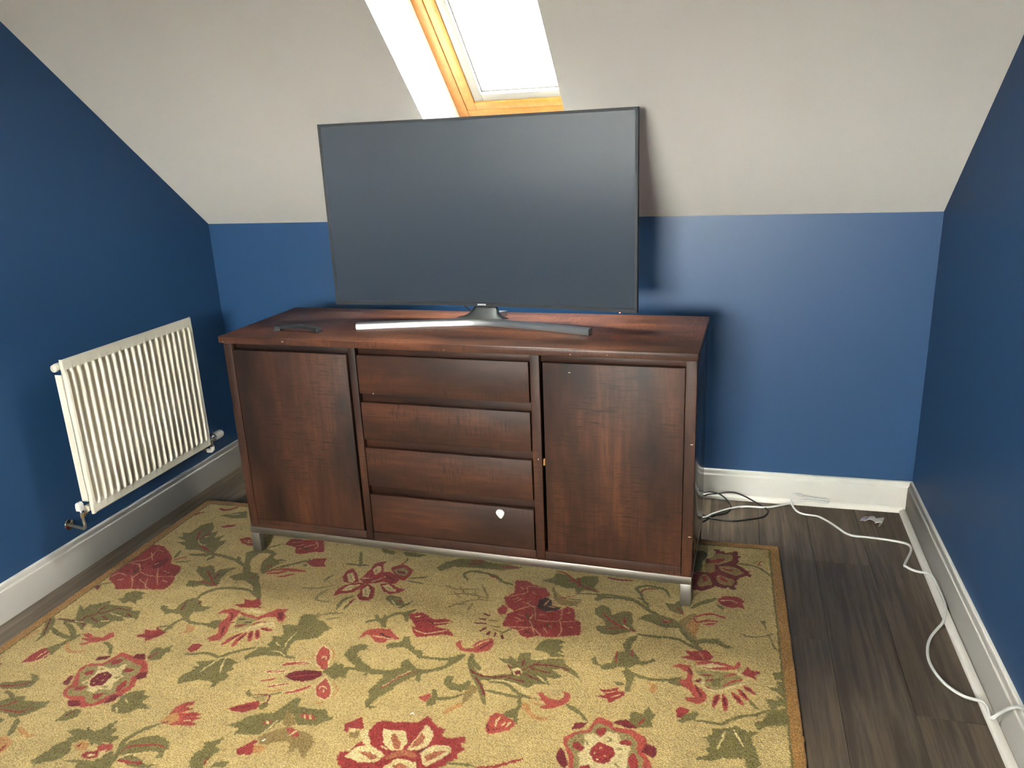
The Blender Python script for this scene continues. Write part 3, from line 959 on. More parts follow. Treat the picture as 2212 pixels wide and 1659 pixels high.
r0:1460,395 1497,388 1533,410 1571,422 1595,463 1570,486 1564,522 1605,557 1644,533 1659,513 1685,525 1697,580 1716,593 1726,654 1658,678 1632,683 1600,682 1576,698 1551,691 1538,667 1485,653 1482,589 1501,568 1471,548 1448,499 1476,467
r0:1446,574 1455,542 1476,556 1480,589 1460,597
q4:1448,499 1514,460 1511,423 1576,421
q4:1501,568 1542,535 1567,539
q4:1517,513 1558,540 1577,604
q4:1577,644 1559,607 1565,573
q4:1577,604 1615,604 1650,590 1647,524
q4:1577,644 1614,683
q4:1650,590 1666,650 1658,678
q4:1486,657 1568,645
q4:1657,600 1699,588
q4:1538,667 1572,645 1590,680
q4:1605,488 1628,527
q4:1482,511 1497,490
q4:1493,518 1508,497
q4:1533,452 1550,462
q4:1509,600 1543,618
q4:1520,623 1545,610
q4:1608,638 1628,665
q4:1620,627 1635,632
q4:1680,624 1698,620
q4:1667,553 1674,544
q4:1486,428 1500,444
q4:1581,578 1599,571
q4:1533,519 1539,500
q4:1514,582 1546,593
G6:1542,577 1559,607
G6:1617,612 1622,635
k0:1567,539 1563,496 1583,474 1605,488 1612,521 1641,520 1631,543 1595,555
q5:1586,522 1596,490
q5:1598,524 1623,528
k5:1559,667 1574,672
f9:1435,631 1465,633
f9:1449,660 1478,663
f9:1462,674 1488,684
d9:1412,602 1434,610
d9:1403,629 1426,632
d9:1396,654 1432,652
d9:1425,693 1439,670
d9:1452,707 1454,687
d9:1477,710 1474,691
d9:1502,716 1495,698
g9:1490,692 1516,663
g10:1674,435 1737,427 1776,425 1834,427 1874,446 1910,482 1944,501
g0:1738,463 1743,435 1774,416 1776,429 1752,465
g13:1894,451 1879,401 1862,368 1894,348 1938,354 1958,368 1970,402
r6:1879,401 1886,372 1929,360
r10:1761,320 1803,327 1847,323
d0:2036,259 2043,237 2063,225 2088,229 2077,198 2076,142 2103,116 2111,87 2096,63 2120,63 2124,76 2137,69 2141,86 2160,74 2162,83 2171,63 2184,65 2181,97 2198,99 2183,114 2187,140 2178,154 2197,176 2212,194 2226,195 2216,210 2226,220 2223,236 2211,227 2189,243 2177,269 2183,275 2171,297 2174,319 2160,324 2151,308 2137,319 2113,308 2096,326 2067,349 2055,342 2039,344
f0:2087,136 2107,106 2120,90 2137,96 2158,88 2167,104 2162,136 2145,151 2133,158 2116,174 2095,148
f0:2120,181 2151,172 2178,179 2202,212 2177,233 2149,222 2125,206
f0:2113,245 2125,238 2151,254 2165,255 2173,269 2161,299 2137,299 2115,280
f0:2051,300 2060,258 2072,236 2087,254 2097,276 2101,302 2074,315 2058,322
f0:2073,182 2083,163 2108,162 2108,217 2088,233 2076,223
r0:2083,150 2112,132 2143,122 2133,145 2112,162 2095,160
r0:2129,188 2170,198 2161,207 2137,203
r0:2121,243 2137,252 2151,277 2137,276 2123,263
r0:2064,258 2080,251 2085,274 2073,292
G0:2038,91 2064,82 2082,97 2080,128 2066,149 2063,225 2039,238 2031,137
g9:2178,150 2207,153 2232,157 2254,170 2275,195 2285,217
r5:2248,150 2260,122
r5:2248,148 2262,151
g4:2230,140 2249,120
r0:2116,393 2133,364 2156,364 2179,359 2200,385 2192,397 2199,427 2178,421 2156,428 2133,419
w4:2126,391 2156,386 2175,396
d7:2126,409 2156,407
g10:2039,451 2065,424 2095,404 2110,380
g0:2114,404 2137,432 2131,444 2116,425
"""
WHITE1 = [(0.272, -0.216, 0.004), (0.316, -0.173, 0.004), (0.357, -0.134, 0.004), (0.406, -0.098, 0.004), (0.441, -0.083, 0.004), (0.475, -0.081, 0.004), (0.52, -0.077, 0.004), (0.57, -0.049, 0.004), (0.612, -0.034, 0.011), (0.649, -0.034, 0.025), (0.682, -0.034, 0.03), (0.711, -0.034, 0.029), (0.745, -0.034, 0.025), (0.746, -0.034, 0.035), (0.711, -0.034, 0.037), (0.663, -0.034, 0.041), (0.632, -0.034, 0.049), (0.618, -0.034, 0.04), (0.613, -0.034, 0.02), (0.621, -0.054, 0.004), (0.635, -0.096, 0.004), (0.659, -0.113, 0.004), (0.706, -0.122, 0.004), (0.738, -0.158, 0.004), (0.768, -0.205, 0.004), (0.791, -0.245, 0.004), (0.82, -0.259, 0.004), (0.87, -0.261, 0.004), (0.919, -0.266, 0.004), (0.967, -0.276, 0.004), (0.99, -0.29, 0.004), (0.994, -0.315, 0.004), (0.986, -0.349, 0.004)]
BLK1 = [(0.27, -0.034, 0.013), (0.295, -0.034, 0.022), (0.335, -0.034, 0.029), (0.37, -0.034, 0.037), (0.401, -0.034, 0.037), (0.436, -0.034, 0.025), (0.476, -0.034, 0.004), (0.505, -0.068, 0.003), (0.522, -0.097, 0.003), (0.519, -0.133, 0.003), (0.496, -0.168, 0.003), (0.451, -0.193, 0.003), (0.399, -0.216, 0.003), (0.351, -0.216, 0.003), (0.31, -0.207, 0.003), (0.275, -0.179, 0.003)]
BLK2 = [(0.27, -0.034, 0.028), (0.299, -0.034, 0.033), (0.331, -0.034, 0.029), (0.355, -0.034, 0.016), (0.375, -0.051, 0.003), (0.385, -0.095, 0.003), (0.376, -0.138, 0.003), (0.354, -0.164, 0.003), (0.317, -0.188, 0.003), (0.277, -0.247, 0.003)]
LINT = [(-0.398, -1.493), (-0.728, -1.664)]

# ------------------------------------------------------------------ rug
RX, RY, RYAW, RW, RL = -1.77481, -.44017, .01776, 2.32682, 1.60
CELL = 1.0
COLS = dict(c=(206, 182, 122), w=(230, 210, 155), g=(122, 113, 63), G=(84, 78, 44), e=(156, 142, 90), f=(154, 130, 76), r=(154, 48, 44),
            p=(178, 76, 62), d=(116, 24, 30), s=(176, 106, 72), t=(200, 148, 88), q=(212, 158, 122), k=(56, 26, 22), b=(172, 127, 68), o=(116, 106, 54))
def paint_rug():
    Wn, Hn = int(RW*1000/CELL), int(RL*1000/CELL)
    keys = list(COLS); pal = np.array([srgb(*COLS[k]) for k in keys], np.float32)
    img = np.zeros((Hn, Wn), np.uint8)
    def cat2(P, closed):
        N = len(P); o = []
        for i in range(N if closed else N-1):
            p1, p2 = P[i], P[(i+1) % N]
            p0 = P[i-1] if (closed or i > 0) else 2*p1-p2
            p3 = P[(i+2) % N] if (closed or i+2 < N) else 2*p2-p1
            for k in range(5):
                t = k/5
                o.append(.5*(2*p1+.75*((p2-p0)*t)+.25*2*(p2-p1)*t+(2*p0-5*p1+4*p2-p3)*t*t*.75+(3*p1-p0-3*p2+p3)*t**3*.75+.25*0))
        if not closed: o.append(P[-1])
        return np.array(o)
    for line in RUG.strip().split('\n'):
        h, body = line.split(':'); ci = keys.index(h[0]); wd = float(h[1:])
        P = np.array([[float(a) for a in q.split(',')] for q in body.split()])/CELL
        pad = wd/CELL+3
        if wd == 0:
            N = len(P); Q = []
            for i in range(N):      # light corner rounding
                a, b, c = P[i-1], P[i], P[(i+1) % N]
                Q += [b+(a-b)*.12, b*.94+(a+c)*.03, b+(c-b)*.12]
            Q = np.array(Q)
            per = np.abs(np.diff(P, axis=0)).sum()*CELL
            if (h[0] == 'g' and per > 110) or (h[0] in 'dr' and per > 700):      # feathered, saw-toothed outlines
                T = []; k = 0
                for i in range(len(Q)):
                    a, b = Q[i-1], Q[i]; L = np.hypot(*(b-a)); n = max(1, int(L*CELL/5))
                    nr = np.array([-(b-a)[1], (b-a)[0]])/(L+1e-6)
                    for j in range(n):
                        k += 1; T.append(a+(b-a)*j/n+nr*((-1)**k)*(1.7/CELL if n > 1 else 0))
                Q = np.array(T)
        else:
            Q = P
            if len(P) > 2:
                Q = []
                for i in range(len(P)-1):
                    p1, p2 = P[i], P[i+1]; p0 = P[i-1] if i else p1; p3 = P[i+2] if i+2 < len(P) else p2
                    for k in range(5):
                        t = k/5; Q.append(.5*((2*p1)+(p2-p0)*t+(2*p0-5*p1+4*p2-p3)*t*t+(3*p1-p0-3*p2+p3)*t**3))
                Q.append(P[-1]); Q = np.array(Q)
        x0, y0 = np.floor(Q.min(0)-pad).astype(int); x1, y1 = np.ceil(Q.max(0)+pad).astype(int)
        x0, y0, x1, y1 = max(x0, 0), max(y0, 0), min(x1, Wn), min(y1, Hn)
        if x1 <= x0 or y1 <= y0: continue
        X, Y = np.meshgrid(np.arange(x0, x1)+.5, np.arange(y0, y1)+.5)
        if wd == 0:
            ins = np.zeros(X.shape, bool)
            for i in range(len(Q)):
                (ax, ay), (bx, by) = Q[i-1], Q[i]
                if ay == by: continue
                ins ^= ((ay > Y) != (by > Y)) & (X < (bx-ax)*(Y-ay)/(by-ay)+ax)
        else:
            ins = np.zeros(X.shape, bool); n = len(Q)-1
            for i in range(n):
                (ax, ay), (bx, by) = Q[i], Q[i+1]; dx, dy = bx-ax, by-ay; L = dx*dx+dy*dy+1e-9
                t = np.clip(((X-ax)*dx+(Y-ay)*dy)/L, 0, 1)
                s = (i+t)/n; ww = wd/CELL/2*(1-.45*np.abs(2*s-1)**3)
                ins |= (X-ax-t*dx)**2+(Y-ay-t*dy)**2 < ww*ww
        sub = img[y0:y1, x0:x1]; sub[ins] = ci
    # border: gold edging and a thin olive line inside it
    yy, xx = np.mgrid[0:Hn, 0:Wn]; d = np.minimum(np.minimum(xx, Wn-1-xx), np.minimum(yy, Hn-1-yy))*CELL
    img[d < 39] = keys.index('o'); img[d < 33] = keys.index('b')
    # tufted edges: warp by the size of a loop
    rng = np.random.default_rng(3)
    def sn(n):
        a = rng.standard_normal((Hn//n+2, Wn//n+2)).astype(np.float32)
        iy, ix = np.mgrid[0:Hn, 0:Wn].astype(np.float32)/n; y0 = iy.astype(int); x0 = ix.astype(int); fy = iy-y0; fx = ix-x0
        return (a[y0, x0]*(1-fy)*(1-fx)+a[y0+1, x0]*fy*(1-fx)+a[y0, x0+1]*(1-fy)*fx+a[y0+1, x0+1]*fy*fx)
    wx = sn(3)*1.1+sn(8)*1.1; wy = sn(3)*1.1+sn(8)*1.1
    img = img[np.clip((yy+wy).astype(int), 0, Hn-1), np.clip((xx+wx).astype(int), 0, Wn-1)]
    rgb = pal[img]
    v = 1+.06*sn(3)+.05*sn(40)+.04*sn(120)
    rows = 1+.035*np.repeat(rng.standard_normal((Hn//3+1, Wn//50+1)), 3, 0)[:Hn].repeat(50, 1)[:, :Wn]
    return (rgb*(v*rows)[..., None]).clip(0.002, 1), sn
def make_rug():
    col, sn = paint_rug(); Hn, Wn, _ = col.shape
    h2, w2 = Hn//2, Wn//2
    c = col[:h2*2, :w2*2].reshape(h2, 2, w2, 2, 3).mean((1, 3))
    bump = sn(4)[:h2*2:2, :w2*2:2]
    U = (np.arange(w2)+.5)/w2*RW; V = (np.arange(h2)+.5)/h2*RL
    UU, VV = np.meshgrid(U, V)
    e = np.minimum(np.minimum(UU, RW-UU), np.minimum(VV, RL-VV))
    Z = .0115*np.clip(e/.004, .1, 1)**.5+bump*.00035
    ew = (np.abs(e) < .003)
    n = w2*h2
    co = np.empty((n, 3), np.float32)
    jx = (sn(10)[:h2*2:2, :w2*2:2]*.0012)*(e < .01)
    co[:, 0] = (UU+jx).ravel(); co[:, 1] = (-VV+jx).ravel(); co[:, 2] = Z.ravel()
    # skirt down to the floor
    idx = np.arange(n).reshape(h2, w2)
    q = np.stack([idx[:-1, :-1], idx[1:, :-1], idx[1:, 1:], idx[:-1, 1:]], -1).reshape(-1, 4)
    loop = np.concatenate([idx[0, :], idx[1:, -1], idx[-1, -2::-1], idx[-2:0:-1, 0]])
    low = co[loop].copy(); low[:, 2] = .0004
    li = np.arange(len(loop))+n; nx = np.roll(np.arange(len(loop)), -1)
    sk = np.stack([loop, loop[nx], li[nx], li], -1)
    co = np.concatenate([co, low]); faces = np.concatenate([q, sk])
    me = bpy.data.meshes.new('rug'); me.vertices.add(len(co)); me.vertices.foreach_set('co', co.ravel())
    me.loops.add(faces.size); me.loops.foreach_set('vertex_index', faces.ravel().astype(np.int32))
    me.polygons.add(len(faces)); me.polygons.foreach_set('loop_start', (np.arange(len(faces))*4).astype(np.int32))
    me.update(calc_edges=True)
    me.polygons.foreach_set('use_smooth', np.ones(len(faces), bool))
    at = me.color_attributes.new('pile', 'FLOAT_COLOR', 'POINT')
    cc = np.ones((len(co), 4), np.float32); cc[:n, :3] = c.reshape(-1, 3); cc[n:, :3] = cc[loop, :3]
    at.data.foreach_set('color', cc.ravel())
    t = NT('hand tufted wool'); a = t.new('ShaderNodeAttribute'); a.attribute_name = 'pile'
    cd = t.coord(); vo = t.new('ShaderNodeTexVoronoi'); vo.inputs['Scale'].default_value = 1.0; vo.inputs['Randomness'].default_value = .75
    t.l.new(t.mapping(cd, (240, 330, 1)), vo.inputs['Vector'])
    hh = t.ramp(vo.outputs['Distance'], (.05, (1, 1, 1)), (.75, (0, 0, 0)))
    t.col(t.mix(1.0, a.outputs['Color'], t.ramp(vo.outputs['Distance'], (.12, (1.14, 1.14, 1.14)), (.75, (.56, .51, .42))), 'MULTIPLY'))
    t.set(Roughness=.85, Sheen_Weight=.15, Sheen_Roughness=.5, Specular_IOR_Level=.2); t.bump(hh, .9, .0022)
    me.materials.append(t.m)
    o = bpy.data.objects.new('rug', me); o.location = (RX, RY, 0); o.rotation_euler = (0, 0, RYAW); link(o)
    tag(o, 'cream wool rug with red flowers, olive vines and a gold edge, under the sideboard', 'rug')
make_rug()

# ------------------------------------------------------------------ sideboard
def sideboard():
    W, D, H = 1.588, .479, .830
    root = tag(empty('sideboard', (-1.3158, -.8015, 0), -.0297), 'long dark red-brown wooden sideboard with two doors, four drawers and steel base frame', 'sideboard')
    B = lambda n, *a, bev=.0015: box(n, *a, root, bev)
    t = box('tabletop', -.006, W+.003, -.008, D+.004, .806, H, M_WT, root, .0035, 3); t['label'] = 'scuffed dark top with a pale dusty rectangle'
    B('side_panel', .006, .030, .022, D-.004, .114, .8055, M_WS); B('side_panel', W-.026, W-.001, .022, D-.004, .114, .8055, M_WS)
    B('back_panel', .031, W-.027, D-.014, D-.005, .118, .805, M_GAP); B('bottom_panel', .031, W-.027, .03, D-.015, .116, .132, M_GAP)
    for a, b in ((.006, .0375), (.4800, .5050), (1.0925, 1.1220), (1.5555, W-.001)):
        B('stile', a, b, .000, .0215, .114, .8055, M_WV, bev=.0018)
    for a, b in ((.0385, .479), (.506, 1.0915), (1.123, 1.5545)):
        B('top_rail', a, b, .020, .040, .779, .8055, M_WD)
    for a, b in ((.0385, .479), (.506, 1.0915), (1.123, 1.5545)):
        B('bottom_rail', a, b, .001, .0215, .114, .1465, M_WH)
    for z0, z1 in ((.600, .668), (.440, .508), (.270, .342)):
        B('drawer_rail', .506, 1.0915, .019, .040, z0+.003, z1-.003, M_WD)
    B('inner_panel', .484, .500, .041, D-.02, .133, .805, M_GAP); B('inner_panel', 1.10, 1.116, .041, D-.02, .133, .805, M_GAP)
    B('door', .0390, .4705, .0015, .0185, .1475, .7815, M_WV, bev=.0022); B('door', 1.1315, 1.5540, .0005, .0185, .1475, .7825, M_WV, bev=.0026)
    for z0, z1 in ((.650, .7815), (.4885, .6205), (.321, .4605), (.1475, .2895)):
        B('drawer', .5075, 1.0875, .0015, .0180, z0, z1, M_WH, bev=.0022)
    # flat steel base frame
    fr = bmesh.new()
    add_box(fr, .002, W-.001, .0, .034, .0875, .1135, .001); add_box(fr, .002, W-.001, D-.040, D-.006, .0875, .1135, .001)
    add_box(fr, .002, .036, .0345, D-.0405, .0875, .1135, .001); add_box(fr, W-.035, W-.001, .0345, D-.0405, .0875, .1135, .001)
    obj('base_frame', fr, M_STEEL, root, auto=35)
    for x0, x1, y0, y1, zb in ((.002, .036, .0, .034, .0125), (W-.035, W-.001, .0, .034, .0125), (.002, .036, D-.040, D-.006, .0005), (W-.035, W-.001, D-.040, D-.006, .0005)):
        B('leg', x0, x1, y0, y1, zb, .0872, M_STEEL, bev=.001)
    k = B('door_catch', 1.1235, 1.1300, .006, .016, .445, .468, plain('brass catch', (.55, .30, .12), .4, .6), bev=.001); k['label'] = 'small brass coloured catch in the door gap'
    # chips where the stain has come off
    mc = plain('bare chipped wood', (.72, .62, .50), .6); bm = bmesh.new()
    for x, z, a, b, y in ((.246, .8195, .0045, .0016, -.0083), (.012, .812, .0012, .0016, -.0083), (1.110, .468, .0014, .002, -.0003), (1.215, .755, .004, .0012, -.0002),
                       (.558, .6535, .0015, .003, -.0002), (1.577, .552, .0045, .0012, -.0003), (1.578, .252, .005, .0012, -.0003), (.82, .812, .002, .001, -.0083), (1.22, .813, .0015, .002, -.0083), (1.33, .815, .0012, .001, -.0083)):
        add_loft(bm, [[(x+a*math.cos(t), yy, z+b*math.sin(t)) for t in [i*math.pi/4 for i in range(8)]] for yy in (y, y+.0009)])
    s = obj('paint_chips', bm, mc, root); s['kind'] = 'stuff'; s['label'] = 'pale chips in the dark stain'
    return root
sideboard()

# white plectrum shaped disc stuck on the bottom drawer
def disc():
    u = Vector((math.cos(-.0297), math.sin(-.0297), 0)); v = Vector((-math.sin(-.0297), math.cos(-.0297), 0)); o = Vector((-1.3158, -.8015, 0))
    root = bmesh.new()
    out = [(-.0005, .0145), (-.008, .0135), (-.0135, .008), (-.015, .001), (-.012, -.006), (-.007, -.012), (-.003, -.0165), (.0015, -.0175), (.0055, -.0150), (.0095, -.009), (.0135, -.002), (.0145, .005), (.0115, .0105), (.006, .0138)]
    P = catmull([(x, 0, z) for x, z in out], 3, True)
    rings = []
    for sc, d in ((1, 0), (1, .002), (.93, .0034), (.78, .0042), (.4, .0046)):
        rings.append([o+u*(.9755+p.x*sc)+v*(.0013-d)+Vector((0, 0, .2665+p.z*sc)) for p in P])
    add_loft(root, rings)
    tag(obj('adhesive_hook', root, M_PLAST, auto=40), 'small white teardrop-shaped plastic hook pad stuck on the lowest drawer', 'hook')
disc()

# ------------------------------------------------------------------ television
def television():
    root = tag(empty('television', (-.4745, -.5566, .8305), -.068), 'large switched-off curved television on a silver forked stand, on the sideboard', 'television')
    HW, Z0, Z1, SG = .546, .0545, .6725, .040
    yf = lambda x: SG*(1-(x/HW)**2)
    N = 48; xs = [-HW+2*HW*i/N for i in range(N+1)]
    def strip(name, xa, xb, za, zb, dy0, dy1, mat, n=N, auto=40):
        bm = bmesh.new(); rings = []
        for i in range(n+1):
            x = xa+(xb-xa)*i/n; y = yf(x); rings.append([(x, y+dy0, za), (x, y+dy0, zb), (x, y+dy1, zb), (x, y+dy1, za)])
        add_loft(bm, rings); return bm
    t = NT('matt black screen'); co = t.coord(); t.set(Base_Color=(.022, .033, .046, 1), Roughness=.25, Specular_IOR_Level=1.0, Coat_Weight=.0)
    obj('screen', strip('s', -HW+.009, HW-.009, Z0+.0125, Z1-.0085, .0015, .004, None), t.m, root, auto=40)
    bm = strip('b', -HW+.0002, HW-.0002, Z1-.0085, Z1, 0, .012, None)
    for a in ((-HW+.0002, HW-.0002, Z0, Z0+.0125),):
        rings = []
        for i in range(N+1):
            x = a[0]+(a[1]-a[0])*i/N; y = yf(x); rings.append([(x, y, a[2]), (x, y, a[3]), (x, y+.012, a[3]), (x, y+.012, a[2])])
        add_loft(bm, rings)
    for xa, xb in ((-HW+.0002, -HW+.009), (HW-.009, HW-.0002)):
        rings = []
        for x in (xa, xb):
            y = yf(x); rings.append([(x, y, Z0+.0125), (x, y, Z1-.0085), (x, y+.012, Z1-.0085), (x, y+.012, Z0+.0125)])
        add_loft(bm, rings)
    obj('bezel', bm, plain('dark gunmetal bezel', (.014, .018, .022), .42, .0), root, auto=40)
    # back shell, bulging behind the panel
    bm = bmesh.new(); rings = []
    for i in range(N+1):
        x = -HW+2*HW*i/N; y = yf(x); e = max(0, 1-(abs(x)/(HW*.97))**4)
        pr = [(Z0, .0125), (Z0, .020), (Z0+.03, .022+.030*e), (Z0+.20, .024+.046*e), (Z0+.40, .024+.040*e), (Z1-.03, .022+.010*e), (Z1, .018), (Z1, .0125)]
        rings.append([(x, y+d, z) for z, d in pr])
    add_loft(bm, rings); obj('back_shell', bm, M_BLACK, root, auto=40)
    # stand: two front arms, neck, rear foot
    def arm(pts, hw, h):
        P = catmull(pts, 8); rings = []
        for i, p in enumerate(P):
            tn = (P[min(i+1, len(P)-1)]-P[max(i-1, 0)]).normalized(); nn = Vector((-tn.y, tn.x, 0)); hh = h
            rings.append([p+nn*s*hw+Vector((0, 0, z)) for s, z in ((-1, 0), (-1, hh*.78), (-.75, hh), (.75, hh*1.0), (1, hh*.85), (1, 0))])
        return rings
    bm = bmesh.new(); add_loft(bm, arm([(-.394, -.128, 0), (-.27, -.083, 0), (-.13, -.038, 0), (-.045, -.014, 0), (.012, -.007, 0), (.07, -.010, 0), (.16, -.026, 0), (.29, -.052, 0), (.414, -.082, 0)], .013, .0205))
    add_loft(bm, [[(x0, y, 0), (x1, y, 0), (x1, y, z), (x0, y, z)] for x0, x1, y, z in ((-.034, .062, .0075, .020), (-.030, .058, .06, .030), (-.028, .056, .11, .024), (-.024, .052, .158, .016))])
    obj('stand_base', bm, M_SILVER, root, auto=40)
    bm = bmesh.new(); rings = []
    for z, hw, y0, y1 in ((.0200, .094, .000, .030), (.0230, .077, .004, .036), (.0280, .062, .010, .046), (.0350, .052, .018, .052), (.0450, .045, .034, .058), (.0530, .041, .043, .060), (.085, .040, .056, .068)):
        rings.append([(.014+hw*math.copysign(abs(math.cos(a))**.5, math.cos(a)), (y0+y1)/2+(y1-y0)/2*math.copysign(abs(math.sin(a))**.5, math.sin(a)), z) for a in [2*math.pi*(k+.5)/24 for k in range(24)]])
    add_loft(bm, rings); obj('stand_neck', bm, plain('dark grey satin neck', (.07, .078, .08), .34, .6), root, auto=50)
    # maker's lettering on the lower bezel
    cu = bpy.data.curves.new('logo', 'FONT'); cu.body = 'SAMSUNG'; cu.size = .0078; cu.extrude = .0003; cu.offset = .00035; cu.align_x = 'CENTER'
    tmp = bpy.data.objects.new('tmp', cu); C.objects.link(tmp); bpy.context.view_layer.update()
    me = bpy.data.meshes.new_from_object(tmp.evaluated_get(bpy.context.evaluated_depsgraph_get())); bpy.data.objects.remove(tmp)
    lo = bpy.data.objects.new('logo_lettering', me); me.materials.clear(); me.materials.append(plain('silver print', (.85, .86, .88), .35)); link(lo, root)
    bm = bmesh.new(); bm.from_mesh(me); bmesh.ops.scale(bm, vec=(.86, 1, 1), verts=bm.verts); bm.to_mesh(me); bm.free()
    lo.location = (.003, yf(0)-.0004, Z0+.0035); lo.rotation_euler = (math.pi/2, 0, 0)
    # standby light
    t = NT('red standby light'); t.set(Base_Color=(.8, .05, .03, 1), Emission_Color=(1, .06, .04, 1), Emission_Strength=22)
    s = box('standby_light', .4855, .4905, .0105, .0135, Z0-.0025, Z0+.0005, t.m, root, .0006); s['label'] = 'glowing red standby light'
television()
tag(tube('tv_power_cable', catmull([(-.575, -.478, .905), (-.560, -.440, .872), (-.540, -.408, .842), (-.532, -.372, .8335), (-.530, -.335, .8335), (-.528, -.305, .829), (-.527, -.298, .80), (-.527, -.297, .70), (-.50, -.29, .4), (-.45, -.27, .1), (-.36, -.25, .01)], 6), .0024, M_CORD), 'thin black cable hanging down behind the television', 'cable')

# black bow handle lying on the top
def bow():
    o = Vector((-1.3158, -.8015, .8305)); u = Vector((math.cos(-.0297), math.sin(-.0297), 0)); v = Vector((-math.sin(-.0297), math.cos(-.0297), 0))
    root = tag(empty('bow_handle', o+u*.240+v*.100, -.0297-.05), 'black arched bow-shaped handle lying on the left end of the sideboard top', 'handle')
    bm = bmesh.new(); rings = []
    for i in range(25):
        s = -1+2*i/24; x = s*.088; z = .0075*(1-s*s)**.9+.0015; h = .0125+.002*abs(s)**4; w = .0070+.003*abs(s)**3
        rings.append([(x, w*a, z+h*b) for a, b in ((-1, .1), (-1, .8), (-.6, 1), (.6, 1), (1, .8), (1, .1), (.6, 0), (-.6, 0))])
    add_loft(bm, rings); mb = plain('matt black handle', (.013, .015, .018), .62); obj('grip', bm, mb, root, auto=45)
    for s in (-1, 1):
        bm = bmesh.new()
        P = [(s*.066, -.011), (s*.084, -.020), (s*.096, .006), (s*.080, .022), (s*.068, .012)]
        if s < 0: P = P[::-1]
        add_loft(bm, [[(x, y, 0) for x, y in P], [(x, y, .006) for x, y in P], [(s*.082+(x-s*.082)*.6, y*.6, .014) for x, y in P]])
        obj('foot', bm, mb, root, auto=45)
bow()

